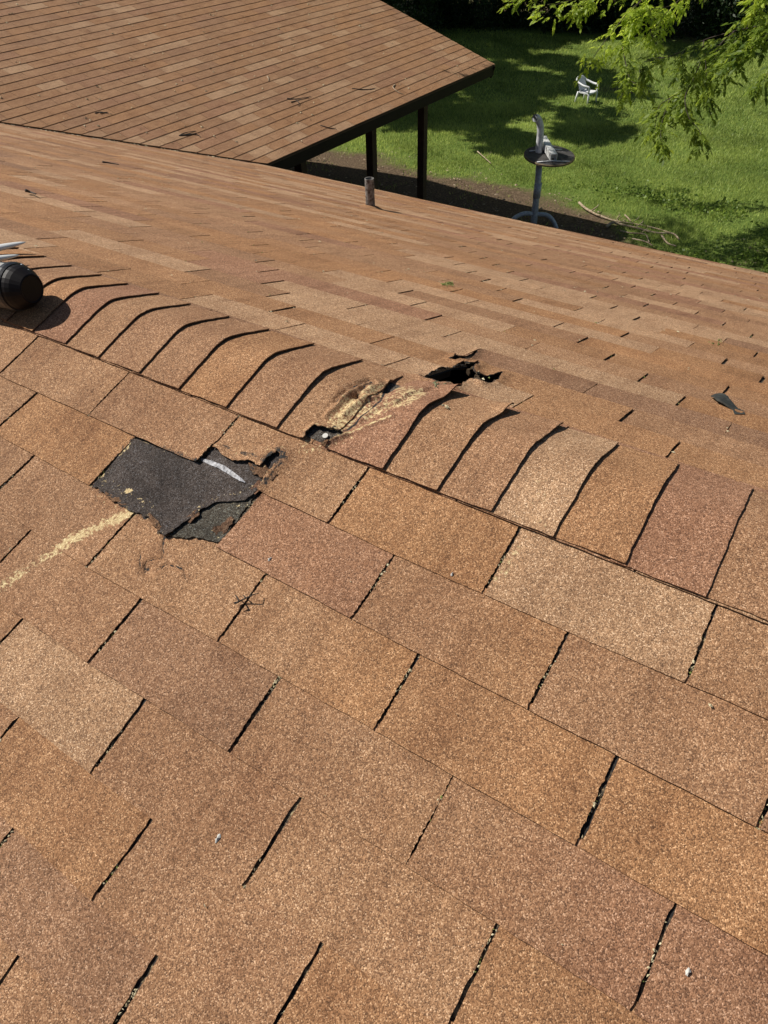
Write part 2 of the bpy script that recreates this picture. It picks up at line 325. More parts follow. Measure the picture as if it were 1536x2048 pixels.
for c in range(0, 36):
    fine = c <= 9
    if c in slots:
        ks = sorted(slots[c]); S_ = {x: slots[c][x] for x in ks}
        k0 = np.arange(ks[0]-6, ks[-1]+7)
    else: k0 = np.arange((0 if c % 2 else .5)-6+int(c*STG), (0 if c % 2 else .5)+12+int(c*STG)); S_ = {}
    lst = []
    k0 = np.arange((0. if c % 2 else .5)-32, (0. if c % 2 else .5)+16)
    for x in k0:
        if x in S_: tx, td, bx, bd = S_[x]
        else: tx = model_x(c, x); bx = tx
        gap = random.uniform(.0042, .0078)
        if (c, x) == (4, 3.5): gap = .0022
        if (c, x) == (1, 0): gap = .004
        lst.append((x, tx, bx, gap))
    for a, b in zip(lst[:-1], lst[1:]):
        if (a[0] == .5 and c == 2): continue
        xl = a[1]; 
        if b[1] < -10.2 or a[1] > 3.4: continue
        vis = (-.8 < b[1] and a[1] < 1.9 and c <= 9)
        dmg = vis and (c in (1, 2, 3, 4)) and b[1] > -.3 and a[1] < .95
        nx, ny = (120, 52) if dmg else ((46, 18) if vis else (2, 2))
        u = np.linspace(0, 1, nx); v = np.linspace(0, 1, ny); U, V = np.meshgrid(u, v)
        lt = a[1]+a[3]/2; lb = a[2]+a[3]/2; r_t = b[1]-b[3]/2; rb = b[2]-b[3]/2
        XL = lt+(lb-lt)*V; XR = r_t+(rb-r_t)*V
        jl = .0013*fbm(np.array(a[1]*50+c), V*14, 3, 5, 9); jr = .0019*fbm(np.array(b[1]*50+c*3), V*14, 3, 5, 10)
        XX = XL+(XR-XL)*U + np.where(U < 1e-6, jl, 0)+np.where(U > 1-1e-6, jr, 0)
        top = bd_(c-1, XX)-.012 if c > 0 else np.full(XX.shape, .036); bot = bd_(c, XX)+.0010*fbm(XX, np.array(c*1.7), 40, 3, 11)*vis
        DD = top+(bot-top)*V
        lift = random.uniform(.0, .0016); H = .0005+(.0030+lift)*V**1.2*(1+.25*fbm(XX, DD, 8, 3, 22))+.0006*fbm(XX, DD, 14, 3, 12)*V
        t1 = tone(NT[(c, a[0])]) if (c, a[0]) in NT else rtone(); t2 = tone(NT2[(c, a[0])]) if (c, a[0]) in NT2 else t1*random.uniform(.94, 1.07)
        bl = np.clip((U-.35)/.5+.12*fbm(XX, DD, 9, 3, 13), 0, 1)[..., None]; tint = t1*(1-bl)+t2*bl
        tint = tint*.80+.20*tone('M'); tint = tint*(1+.07*fbm(XX, DD, 4, 4, 14)+.05*fbm(XX, DD, 17, 3, 15))[..., None]
        wear = np.zeros(XX.shape+(3,))
        if vis:
            w, g, h = near_attr(XX, DD); H = H+np.where(dmg, h, 0); wear[..., 0] = w; wear[..., 1] = g
            # scuffed butt edges
            wear[..., 1] = np.maximum(wear[..., 1], .42*np.clip((V-.965)/.03, 0, 1)*(.6+.6*fbm(XX, DD, 30, 3, 15)))
        if c == 0: H = H-DIP(XX, -DD)
        cut = [T1] if (c == 1 and a[0] in (0, 1)) else None
        sheet(mb, XX, DD, H, PN, tint, wear, thick=.0030, cut=cut)
near_slope = mb.build('roof_slope', M_SH, house)
tag(near_slope, 'near slope of worn brown three tab shingles, with a missing tab')
# dark body below the tabs of the near slope
mb = MB()
xs = np.r_[-10.2, np.linspace(-.3, 1.2, 60), 3.4]; ds = np.r_[np.linspace(0, .5, 40), 5.05]; XX, DD = np.meshgrid(xs, ds)
sheet(mb, XX, DD, -.0026-DIP(XX, -DD), PN, np.full(XX.shape+(3,), .03), np.zeros(XX.shape+(3,)), thick=.012)
mb.build('underlayment', M_SLOT, house)
# exposed lower shingles where the tab is gone
def flat_patch(poly, h, tintc, name, m, res=.0028, hf=None, wf=None, parent=house):
    a = np.array(poly); a = a; xs = np.arange(a[:, 0].min()-.004, a[:, 0].max()+.004, res); ds = np.arange(a[:, 1].min()-.004, a[:, 1].max()+.004, res)
    X, D = np.meshgrid(xs, ds); H = np.full(X.shape, h)+(hf(X, D) if hf else 0); w = np.zeros(X.shape+(3,))
    if wf: w[..., 0], w[..., 1] = wf(X, D)
    tint = np.ones(X.shape+(3,))*np.array(tintc)*(1+.38*fbm(X, D, 16, 5, 16)+.22*fbm(X, D, 60, 3, 6))[..., None]
    q = MB(); sheet(q, X, D, H, PN, tint, w, thick=.0025, keep=[poly]); return q.build(name, m, parent)
SM = pn([(205,965),(250,985),(300,1015)]); SP = near_xd((262,982)); SE = pn([(262,885),(225,925),(200,960)])
def e1w(X, D):
    d, _, _ = polydist(X, D, SM); w = .34*np.clip(1.2-d/.02, 0, 1)
    d = np.hypot(X-SP[0], D-SP[1]); w = np.maximum(w, .95*np.clip(1.25-d/.011+.6*fbm(X, D, 90, 3, 17), 0, 1))
    d, _, _ = polydist(X, D, SE); w = np.maximum(w, .6*np.clip(1.1-d/.008+.9*fbm(X, D, 60, 3, 18), 0, 1))
    d, _, _ = polydist(X, D, pn([(515,972),(470,985),(430,1000),(395,1018)])); w = np.maximum(w, .42*np.clip(1.1-d/.012+.5*fbm(X, D, 60, 3, 19), 0, 1))
    d, _, _ = polydist(X, D, E1, True); w = np.maximum(w, .25*np.clip(1.-d/.012+.8*fbm(X, D, 60, 3, 5), 0, 1))
    return w, .15+.25*fbm(X, D, 25, 3, 20)
d2 = lambda X: bd_(2, X)
EDG = pn([(515,983),(492,1003),(430,1008),(402,1022),(374,1048),(340,1075)])
E1H = lambda X, D: .005*np.exp(-(polydist(X, D, EDG)[0]/.012)**2)+.0045*np.clip((D-d2(X)+.03)/.02, 0, 1)+.0008*fbm(X, D, 35, 4, 21)+.0012*fbm(X, D, 11, 3, 3)
p1 = flat_patch(E1, .0006, (.064, .051, .045), 'exposed_underlayer', M_DARK, hf=E1H, wf=e1w); tag(p1, 'dark grey sheet bared where a shingle tab is missing')
p2 = flat_patch(E2, .0002, (.082, .072, .056), 'exposed_underlayer', M_DARK, hf=lambda X, D: .0045*np.clip((D-d2(X)+.03)/.02, 0, 1)+.0008*fbm(X, D, 35, 4, 22), wf=lambda X, D: (.3*np.clip(.4+fbm(X, D, 30, 3, 23), 0, 1), .2+0*X)); tag(p2, 'small olive dark torn triangle beside the bared sheet')
STR = pn([(402,917),(412,920),(425,923),(440,929),(452,934),(462,941),(474,950),(484,958),(494,968),(480,963),(466,955),(452,946),(440,939),(424,932),(412,927),(404,923)])
st = flat_patch(STR, .0026, (1, 1, 1), 'release_strip', M_STRIP, res=.0018, hf=lambda X, D: .0012*fbm(X, D, 90, 3, 24)); tag(st, 'silvery white strip at the edge of the bared sheet')
# torn scraps of shingle left round the bared sheet
FR = [([(498,926),(516,936),(532,930),(540,944),(524,958),(506,950)], .0035, 'K'), ([(532,955),(548,938),(560,946),(546,964),(530,972)], .0045, 'D'), ([(500,978),(520,962),(530,974),(512,992)], .0040, 'P'),
      ([(372,1040),(388,1026),(402,1020),(398,1036),(382,1050)], .0060, 'D'), ([(300,1030),(318,1044),(330,1066),(318,1064),(304,1046)], .0062, 'K'), ([(214,985),(236,998),(258,1014),(244,1013),(222,1000)], .0050, 'M'), ([(426,1060),(446,1048),(462,1034),(470,1040),(452,1066),(436,1078)], .0035, 'D')]
for i_, (pp, hh, tn) in enumerate(FR):
    pl_ = rough(pn(pp), .0016, .005, 30+i_); a_ = np.array(pl_)
    flat_patch(pl_, hh, tone(tn)*.55, 'torn_fragment', M_SH, res=.0018, hf=lambda X, D: .003*fbm(X, D, 45, 4, 11+i_)+.002*fbm(X, D, 120, 3, 2), wf=lambda X, D: (.15+0*X, .42+.35*fbm(X, D, 60, 3, i_)))
# ---- far slope
XF0, DF0, STF, EF = .4318, .1733, .4038, 1.005*EX
def eave_far(x): return np.interp(x, [-4.6, -3.3, -1.6, 1.2, 3.4], [5.56, 5.42, 5.22, 5.12, 5.10])
hole = pf([(838,753),(848,757),(862,749),(878,744),(890,741),(906,736),(915,731),(926,729),(938,734),(948,729),(959,726),(955,733),(944,741),(949,747),(960,750),(977,752),(990,752),(1003,750),(995,763),(979,774),(962,773),(950,767),(936,765),(926,768),(920,776),(909,779),(893,777),(878,775),(866,771),(856,766),(845,760)])
hole2 = pf([(898,722),(906,718),(909,713),(920,715),(932,716),(940,713),(957,703),(950,712),(940,722),(930,724),(918,722),(908,725)])
HB = (.40, .72, .12, .56)
def grow(pl, k): c = np.mean(pl, 0); return [tuple(c+(np.array(p)-c)*k) for p in pl]
holeL = grow(hole, 1.32)
FT = {}
mb = MB()
def far_attr(X, D):
    w = np.zeros(X.shape); g = np.zeros(X.shape); h = np.zeros(X.shape)
    d, _, _ = polydist(X, D, hole, True); d2_, _, _ = polydist(X, D, hole2, True); dm = np.minimum(d, d2_)
    g = np.clip(1.0-dm/.006+.6*fbm(X, D, 80, 4, 25), 0, 1)*.9; h = .010*np.exp(-(d/.016)**2)*(.5+.7*fbm(X, D, 30, 3, 26))+.004*np.exp(-(d2_/.01)**2)
    lb = np.array(pf([(862,770),(900,780),(930,772)])); d3, _, _ = polydist(X, D, [tuple(q) for q in lb]); w = np.maximum(w, .35*np.clip(1.2-d3/.02, 0, 1))
    return w, g, h
random.seed(21)
run = {}
k = -2
while True:
    d0 = DF0+EF*k; d1 = d0+EF
    if d0 > 5.6: break
    off = XF0+WT*(-STF*k); off -= WT*math.floor(off/WT)
    j = math.floor((-10.4-off)/WT); t_run = rtone(); left = 0
    while True:
        xl = off+WT*j; xr = xl+WT; j += 1
        if xl > 3.4: break
        if left <= 0: t_run = (tone('L')*1.08 if random.random() < .17 else rtone())*.9+.1*tone('M'); left = random.choice([1, 1, 2, 2, 3, 3])
        left -= 1
        # under the wing?
        if (d0*CT) > xr+VAL+.25: continue
        if d0 > eave_far(xl) and d0 > eave_far(xr): continue
        gap = random.uniform(.0026, .0058); gx = random.uniform(-.004, .004)
        isf = xr > HB[0] and xl < HB[1] and d1 > HB[2] and d0 < HB[3]
        nearish = (-2.5 < xl < 2.2) and d0 < 2.2
        nx, ny = (90, 40) if isf else ((24, 8) if nearish else (4, 3))
        U, V = np.meshgrid(np.linspace(0, 1, nx), np.linspace(0, 1, ny))
        jl = .0012*fbm(np.array(xl*50.), V*9+k, 3, 4, 9)*nearish; jr = .0012*fbm(np.array(xr*50.), V*9+k*3, 3, 4, 10)*nearish
        XX = (xl+gap/2+gx)+(WT-gap)*U+np.where(U < 1e-6, jl, 0)+np.where(U > 1-1e-6, jr, 0)
        DD = (d0-.01)+(d1-d0+.01)*V; DD = np.maximum(DD, .034+.0001*V); DD = np.minimum(DD, eave_far(XX)+.012*0)
        if DD.max()-DD.min() < .004: continue
        H = .0005+(.0036+random.uniform(0, .0012))*V**1.2+.0005*fbm(XX, DD, 14, 3, 12)*V
        t1 = t_run; t2 = t1*random.uniform(.93, 1.08); bl = np.clip(U+.2*fbm(XX, DD, 9, 3, 13), 0, 1)[..., None]
        tint = (t1*(1-bl)+t2*bl)*(1+.05*fbm(XX, DD, 5, 3, 15))[..., None]; wear = np.zeros(XX.shape+(3,))
        if nearish: H = H-DIP(XX, DD)
        if isf: w, g, h = far_attr(XX, DD); H = H+h; wear[..., 0] = w; wear[..., 1] = g
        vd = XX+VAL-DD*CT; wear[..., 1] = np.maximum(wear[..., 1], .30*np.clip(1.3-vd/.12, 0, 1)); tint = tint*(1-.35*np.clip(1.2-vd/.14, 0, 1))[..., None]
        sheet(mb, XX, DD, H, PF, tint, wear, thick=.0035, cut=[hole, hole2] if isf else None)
    k += 1
far_slope = tag(mb.build('roof_slope', M_SH, house), 'far slope falling to the yard, with a ragged black hole near the ridge')
mb = MB()
xs = np.r_[-10.2, np.linspace(HB[0], HB[1], 90), 3.4]; ds = np.r_[0., .03, .06, .09, np.linspace(HB[2]-.0, HB[3], 100), 2, 3, 4, 5.06]; XX, DD = np.meshgrid(xs, ds)
sheet(mb, XX, DD, -.0026-DIP(XX, DD), PF, np.full(XX.shape+(3,), .03), np.zeros(XX.shape+(3,)), thick=.004, cut=[holeL, hole2])
mb.build('underlayment', M_SLOT, house)
mb = MB()
for sgn, P in ((-1, PN), (1, PF)):
    ds = np.r_[.05, np.linspace(HB[2], HB[3], 80), 2, 3, 4, 5.05] if sgn > 0 else np.r_[.05, 1, 2, 5.05]
    xs_ = xs if sgn > 0 else np.r_[-10.2, 0, .3, .4, .5, .6, .7, 3.4]; XX, DD = np.meshgrid(xs_, ds)
    sheet(mb, XX, DD, -.0165-DIP(XX, sgn*DD), P, np.full(XX.shape+(3,), .03), np.zeros(XX.shape+(3,)), thick=.014, cut=[grow(hole, 1.4), grow(hole2, 1.2)] if sgn > 0 else None)
mb.build('roof_deck', M_PLY, house)
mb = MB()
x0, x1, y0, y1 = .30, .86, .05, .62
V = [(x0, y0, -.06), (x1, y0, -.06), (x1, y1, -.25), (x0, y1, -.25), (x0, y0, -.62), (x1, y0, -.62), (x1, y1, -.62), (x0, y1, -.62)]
mb.add(V, [(0,1,5,4),(1,2,6,5),(2,3,7,6),(3,0,4,7),(4,5,6,7)]); mb.build('hole_shade_box', M_ATTIC_SHADE, house)  # near-black box added under the hole so that it reads dark
# ragged flaps curling up round the hole
mb = MB(); random.seed(5)
for (a, b, hh, tn) in [((850,757),(905,739),.010,'K'),((905,739),(936,735),.007,'D')]:
    pa, pb = far_xd(a), far_xd(b); n = 16; V = []; F = []; tt = []; wv = []
    for i in range(n+1):
        t = i/n; x = pa[0]+(pb[0]-pa[0])*t; d = pa[1]+(pb[1]-pa[1])*t; e = (.3+.7*math.sin(math.pi*t))*random.uniform(.55, 1.15)
        V += [PF(x, d, .003), PF(x-.004*e, d+.004*e, .003+hh*e*.6), PF(x+random.uniform(-.003, .003)-.002, d-.006*e, .003+hh*e)]
        V += [PF(x, d, -.001), PF(x-.004*e, d+.006*e, .000+hh*e*.6), PF(x+random.uniform(-.003, .003)-.002, d-.006*e, .001+hh*e)]
        tt += [tone(tn)*.9]*3+[np.array([.02, .018, .017])]*3; wv += [(0, .1, 0), (0, .3, 0), (0, .8, 0)]+[(0, 1, 0)]*3
    for i in range(n):
        o = i*6
        for q in (0, 1): F += [(o+q, o+q+1, o+7+q, o+6+q), (o+4+q, o+3+q, o+9+q, o+10+q)]
        F.append((o+2, o+5, o+11, o+8))
    mb.add(V, F, tint=np.array(tt), att=np.array(wv))
mb.build('torn_flap', M_SH, house)
# ---- ridge caps
CX = {0:-.4169,1:-.3191,2:-.2083,3:-.0997,4:.0259,5:.143,6:.2699,7:.3988,8:.515,9:.6366,10:.7488,11:.8511,12:.9594,13:1.0719,14:1.1939,15:1.309,16:1.425,17:1.54,18:1.655}
for i in range(-1, -9, -1): CX[i] = -.4169+.113*i
CT_ = {-1:'K',0:'A',1:'P',2:'M',3:'K',4:'K',5:'A',6:'K',7:'M',8:'P',9:'M',10:'K',11:'L',12:'A',13:'P',14:'K',15:'M'}
CA = .1485; RR = .030
def cap_prof(s):          # s: signed distance over the ridge, negative = near side
    y = s*CT; z = -T*np.sqrt(y*y+RR*RR)+T*RR*.35; return y, z
def capP(x, s, h):
    y, z = cap_prof(s); ny = T*y/math.sqrt(y*y+RR*RR); L = math.hypot(ny, 1); return (x, y+h*ny/L, z+h/L)
YW = [near_xd(u) for u in ((655,845),(690,850),(735,820),(760,795))]
GAPC = []
def cap_xy(u, far): 
    x, d = (far_xd(u) if far else near_xd(u)); return (x, d if far else -d)
cp = lambda L: [cap_xy(u, far) for u, far in L]
WEARP = cp([((640,868),0),((668,835),0),((695,800),0),((728,775),0),((770,772),1),((820,778),1),((848,793),1),((820,806),0),((780,815),0),((735,835),0),((690,862),0),((660,885),0)])
CRK = cp([((690,865),0),((712,842),0),((738,815),0),((762,786),0),((772,775),1),((800,765),1),((825,757),1)])
FOLD = [cp([((672,800),0),((690,778),0),((712,768),1),((740,762),1),((765,764),1)]), cp([((712,788),0),((728,772),1),((745,768),1)]), cp([((640,872),0),((618,900),0)])]
WRK = [cp([((655,835),0),((680,800),0),((700,785),0),((722,775),0)]), cp([((690,830),0),((722,795),0),((752,778),0)]), cp([((720,838),0),((750,812),0),((790,796),0)]), cp([((790,800),0),((825,790),1),((855,786),1)])]
LINE = cp([((630,902),0),((650,890),0),((700,868),0),((745,850),0),((782,838),0)])
GAPP = cp([((764,780),1),((772,770),1),((790,761),1),((812,753),1),((828,750),1),((842,755),1),((836,762),1),((815,768),1),((792,777),1),((776,782),1)])
POCK = rough(POCK, .0022, .006, 8); POCKC = [(x, -d) for x, d in POCK]
HOLEC = [(x, d) for x, d in hole]
def cap_attr(X, Sg):
    d, _, _ = polydist(X, Sg, WEARP, True); ins = inpoly(X, Sg, WEARP); w = np.where(ins, .76, .76*np.clip(1-d/.018, 0, 1))*np.clip(.85+.45*fbm(X, Sg, 30, 4, 27), 0, 1)
    d, _, _ = polydist(X, Sg, LINE); w = np.maximum(w, .8*np.clip(1.5-d/.0035, 0, 1)); h = .0035*np.exp(-(d/.007)**2)
    g = np.zeros(X.shape)
    for q in FOLD: d, _, _ = polydist(X+.003*fbm(X, Sg, 60, 3, 28), Sg+.003*fbm(X, Sg, 60, 3, 29), q); g = np.maximum(g, .75*np.clip(1.3-d/.006+.4*fbm(X, Sg, 70, 3, 4), 0, 1)); h -= .006*np.exp(-(d/.007)**2)
    for q in FOLD[:2]: d, _, _ = polydist(X-.012, Sg-.008, q); h += .006*np.exp(-(d/.01)**2)
    for q in WRK: d, _, _ = polydist(X+.004*fbm(X, Sg, 40, 3, 12), Sg, q); h += .0034*np.exp(-(d/.006)**2)-.0018*np.exp(-((d-.012)/.006)**2)
    d, _, _ = polydist(X, Sg, CRK); h -= .006*np.exp(-(d/.03)**2); g = np.maximum(g, np.clip(1.5-d/.0032, 0, 1))
    h -= .008*np.exp(-(((X-.50)/.09)**2+((Sg+.01)/.08)**2))
    d, _, _ = polydist(X, Sg, POCKC, True); g = np.maximum(g, .7*np.clip(1.0-d/.009+.7*fbm(X, Sg, 70, 4, 8), 0, 1)); h += .006*np.exp(-(d/.008)**2)
    w = np.maximum(w, .4*np.clip(1.1-d/.025+.6*fbm(X, Sg, 40, 3, 9), 0, 1))
    d, _, _ = polydist(X, Sg, HOLEC, True); g = np.maximum(g, .9*np.clip(1.2-d/.006, 0, 1)); 
    return w, g, h
LIFT = {7: .001, 8: .006, 9: .004, 10: .003}
for i in sorted(CX)[:-1]:
    x0, x1 = CX[i], CX[i+1]; dmg = i in (7, 8); mb = MB()
    nx, ny = (60, 130) if dmg else (14, 60)
    if i == 8: pass
    U, V = np.meshgrid(np.linspace(0, 1, nx), np.linspace(-1, 1, ny))
    sk = random.uniform(-.003, .003)
    XX = (x0-.02)+(x1-x0+.02)*U+sk*V*U
    XX = np.where(U > .999, XX+.0016*fbm(np.array(i*3.1), V*6, 1.6, 4, 30), XX)
    an = CA+random.uniform(-.002, .002); af = CA+random.uniform(-.003, .003)
    SS = np.where(V < 0, V*an, V*af)
    SS = np.where(abs(V) > .999, SS+.0012*fbm(XX, V, 60, 3, 31), SS)
    lift = LIFT.get(i, random.uniform(.0, .0030)); ridge = np.exp(-((SS-.01)/.05)**2)
    uu = np.clip((XX-x0)/(x1-x0), -.3, 1)
    H = .0050+(.002 if i == 7 else .0036)*uu+lift*np.clip(uu, 0, 1)**3*(.5+.8*ridge)+.0008*fbm(XX, SS, 18, 3, 32)
    if i in (8, 9, 10): H += {8: .016, 9: .013, 10: .006}[i]*np.clip(uu, 0, 1)**3*np.exp(-((SS-.13)/.035)**2)
    t1 = tone(CT_[i]) if i in CT_ else rtone(); tint = np.ones(XX.shape+(3,))*t1*(1+.06*fbm(XX, SS, 8, 3, 33))[..., None]
    wear = np.zeros(XX.shape+(3,)); cut = None; fold_tint = None
    if i in (6, 7, 8, 9):
        w, g, h = cap_attr(XX, SS); f = 1 if dmg else .0; wear[..., 0] = w; wear[..., 1] = g; H = H+h*f
        if dmg: cut = [POCKC, GAPP, HOLEC]
    if i == 11:
        d, _, _ = polydist(XX, SS, cp([((1082,970),0),((1078,1010),0),((1080,1060),0)])); wear[..., 0] = .35*np.clip(1.1-d/.02+.5*fbm(XX, SS, 40, 3, 3), 0, 1)
    wear[..., 1] = np.maximum(wear[..., 1], .5*np.clip((uu-.965)/.03, 0, 1)*(.6+.8*fbm(XX, SS, 35, 3, 15)))
    sheet(mb, XX, SS, H, capP, tint, wear, thick=.0034, cut=cut)
    o = mb.build('ridge_cap', M_SH, house)
    if dmg: tag(o, 'cracked and sunken ridge cap worn to yellow fibres' if i == 7 else 'torn ridge cap beside the black hole')
# caps out of the picture, one run each way
mb = MB()
for a, b in ((-10.2, CX[-8]), (CX[18], 3.4)):
    n = int((b-a)/.115)
    for q in range(n):
        x0 = a+(b-a)*q/n; x1 = a+(b-a)*(q+1)/n; U, V = np.meshgrid(np.linspace(0, 1, 3), np.linspace(-1, 1, 13)); XX = x0-.01+(x1-x0+.01)*U
        sheet(mb, XX, V*CA, .0055+.0055*U, capP, np.ones(XX.shape+(3,))*rtone(), np.zeros(XX.shape+(3,)), thick=.0042)
tag(mb.build('ridge_cap', M_SH, house), kind='stuff')
# layer under the broken caps
mb = MB(); U, V = np.meshgrid(np.linspace(.36, .70, 50), np.linspace(-.14, .10, 40))
sheet(mb, U, V, .0018+.0012*fbm(U, V, 40, 4, 34)-DIP(U, V), capP, np.ones(U.shape+(3,))*np.array([.09, .078, .066]), np.stack([.25*np.clip(fbm(U, V, 50, 3, 2)+.3, 0, 1), .4+0*U, 0*U], -1), thick=.003, cut=[HOLEC])
tag(mb.build('exposed_underlayer', M_DARK, house), 'grey layer seen in the torn pocket at the ridge')
mb = MB(); q = near_xd((652,875)); c = Vector(PN(q[0], q[1], .004)); nrm = Vector((0, -ST, CT)); mb.tube([c, c+nrm*.0022], .0055, 14); tag(mb.build('roofing_nail', plain('pale nail head', (.62, .60, .55), .5, .2), house), 'pale round nail head in the torn pocket')
# ---- wing
mb = MB(); random.seed(33); k = 0; YE = 10.6; WOFF = .006
RW = 5.28/CT
while True:
    s1 = 1.05*EX*k; s0 = s1+1.05*EX
    if s1 > RW: break
    s0 = min(s0, RW); off = (k*.4167*WT) % WT; j = 0; left = 0
    yv = WX-s1*CT+VAL-.1; y = YE-off-(0 if off else WT)
    edges = [YE]; q = YE-(off if off > .02 else WT)
    while q > yv-WT: edges.append(q); q -= WT
    edges.append(q)
    for yr, yl in zip(edges[:-1], edges[1:]):
        if left <= 0: tr = rtone(); tr = .5*tr+.5*tone('M'); left = random.choice([1, 1, 2])
        left -= 1
        if random.random() < .10: tr = tone('L')*1.05
        gap = .004; U, V = np.meshgrid(np.linspace(0, 1, 6), np.linspace(0, 1, 3)); QQ = yl+gap/2+(yr-yl-gap)*U
        sag = .006*fbm(QQ*.6, np.array(k*.8), 2.2, 3, 35)
        SS = (s0+.01)+(s1-s0-.01)*V+sag
        if k == 0: SS = np.maximum(SS, -.02)
        H = WOFF+.0005+(.0042+random.uniform(0, .0016))*V
        # valley cut: push vertices to the valley line
        vy = WX-SS*CT+VAL+.03
        if (QQ < vy).all(): continue
        QQ = np.maximum(QQ, vy)
        sheet(mb, QQ, SS, H, PWG, np.ones(QQ.shape+(3,))*tr*(1+.03*fbm(QQ, SS, 3, 3, 2))[..., None], np.zeros(QQ.shape+(3,)), thick=.0052, side=(.085, .05, .03))
    k += 1
tag(mb.build('roof_slope', M_SH, house), 'porch wing slope with dark course lines, ending in a pointed corner')
mb = MB()
# wing deck and far side of the wing
def quadslab(P4, th):
    b = [(p[0], p[1], p[2]-th) for p in P4]; mb.add(list(P4)+b, [(0,1,2,3),(7,6,5,4),(0,4,5,1),(1,5,6,2),(2,6,7,3),(3,7,4,0)])
xr = WX-RW*CT; zr = WZ+RW*ST
quadslab([(WX, WX+VAL+.02, WZ-.002), (WX, YE-.01, WZ-.002), (xr, YE-.01, zr-.002), (xr, xr+VAL+.02, zr-.002)], .02)
mb.build('roof_deck', M_PLY, house)
mb = MB(); U, V = np.meshgrid(np.linspace(.3, YE, 30), np.linspace(0, RW, 40)); BK_ = lambda q, s, h=0: (xr-s*CT-h*ST, q, zr-s*ST+h*CT)
sheet(mb, U, V, .004+0*U, BK_, np.ones(U.shape+(3,))*tone('M'), np.zeros(U.shape+(3,)), thick=.03); mb.build('roof_slope', M_SH, house)
# fascia, beam, drip edges, posts
mb = MB(); n = 24
mb.box((WX-.012, (5.25+YE)/2+.0, WZ-.077), (.022, YE-5.25, .125)); tag(mb.build('fascia', M_FASC, house), 'dark fascia board along the porch eave')
mb = MB(); mb.box((WX-.32, (5.0+YE-.35)/2, WZ-.07), (.09, YE-.35-5.0, .15)); mb.box((WX-.18, (5.3+YE)/2, WZ-.125), (.30, YE-5.3-.05, .012)); mb.build('porch_beam', M_FASC, house)
mb = MB(); a = math.atan(T)
L = RW; rot = Matrix.Rotation(a, 3, 'Y'); mb.box(((WX+xr)/2, YE-.02, (WZ+zr)/2-.10), (L, .024, .16), rot=rot); mb.build('fascia', M_FASC, house)
mb = MB(); mb.box(((WX+xr)/2, YE+.0, (WZ+zr)/2-.012), (L+.01, .03, .022), rot=rot)
mb.build('drip_edge', plain('rake metal brown', (.22, .14, .09), .6, .2), house)
for yy, xx in ((9.10, -4.80), (7.78, -4.80), (6.28, -4.80)):
    mb = MB(); mb.box((xx, yy, (GZ+WZ-.14)/2-.0), (.105, .105, WZ-.14-GZ)); mb.box((xx, yy, GZ+.06), (.13, .13, .12)); mb.build('porch_post', M_POST, house)
for yy in (9.1, 6.3):
    mb = MB(); mb.box((-14.3, yy, (GZ+WZ-.27)/2), (.105, .105, WZ-.27-GZ)); mb.box((-14.3, yy, GZ+.06), (.13, .13, .12)); mb.build('porch_post', M_POST, house)
mb = MB(); mb.box((xr-RW*CT+.3, 5.4, WZ-.16), (.09, 10, .24)); mb.build('porch_beam', M_FASC, house)
# main eave edge
mb = MB(); V = []; F = []
xs_ = np.linspace(-4.5, 3.4, 30)
for x in xs_:
    d = float(eave_far(x)); V += [PF(x, d-.05, -.003), PF(x, d+.006, -.0005), (x, (d+.006)*CT, -(d+.006)*ST-.035), (x, (d-.0)*CT, -(d+.006)*ST-.035), PF(x, d-.05, -.012)]
for i in range(len(xs_)-1):
    o = i*5
    for q in range(4): F.append((o+q, o+q+1, o+q+6, o+q+5))
mb.add(V, F); tag(mb.build('drip_edge', M_DRIP, house), 'thin pale metal strip along the far eave')
mb = MB()
V = []; F = []
for x in xs_:
    d = float(eave_far(x)); y = d*CT; z = -d*ST; V += [(x, y-.004, z-.012), (x, y-.004, z-.16), (x, y-.026, z-.16), (x, y-.026, z-.012), ]
for i in range(len(xs_)-1):
    o = i*4
    for q in range(4): F.append((o+q, o+(q+1) % 4, o+4+(q+1) % 4, o+4+q))
mb.add(V, F); mb.build('fascia', M_FASC, house)
mb = MB(); quadslab([(-10.2, 4.9, -1.70), (3.4, 4.9, -1.70), (3.4, 4.2, -1.70), (-10.2, 4.2, -1.70)], .012); mb.build('soffit', M_FASC, house); mb = MB(); quadslab([(-10.2, -4.2, -1.66), (3.4, -4.2, -1.66), (3.4, -4.78, -1.66), (-10.2, -4.78, -1.66)], .012); mb.build('soffit', M_FASC, house)
mb = MB(); mb.box((-3.4, -4.8, -1.69), (13.6, .022, .16)); mb.build('fascia', M_FASC, house)
mb = MB()
for (c, d) in (((-3.4, 4.25, (GZ-1.70)/2), (13.2, .2, -1.70-GZ)), ((-3.4, -4.25, (GZ-1.66)/2), (13.2, .2, -1.66-GZ))): mb.box(c, d)
for x in (-10.0, 3.2):
    V = [(x-.1, -4.35, GZ), (x-.1, 4.15, GZ), (x-.1, 4.15, -1.45), (x-.1, 0, -.06), (x-.1, -4.35, -1.5)]; V += [(p[0]+.2, p[1], p[2]) for p in V]
    mb.add(V, [(0,1,2,3,4),(9,8,7,6,5),(0,5,6,1),(1,6,7,2),(2,7,8,3),(3,8,9,4),(4,9,5,0)])
mb.build('wall', M_BRICK, house)
mb = MB(); mb.box((-3.4, 0, -1.9), (13.0, 8.3, .05)); mb.build('attic_floor', M_ATTIC_SHADE, house)
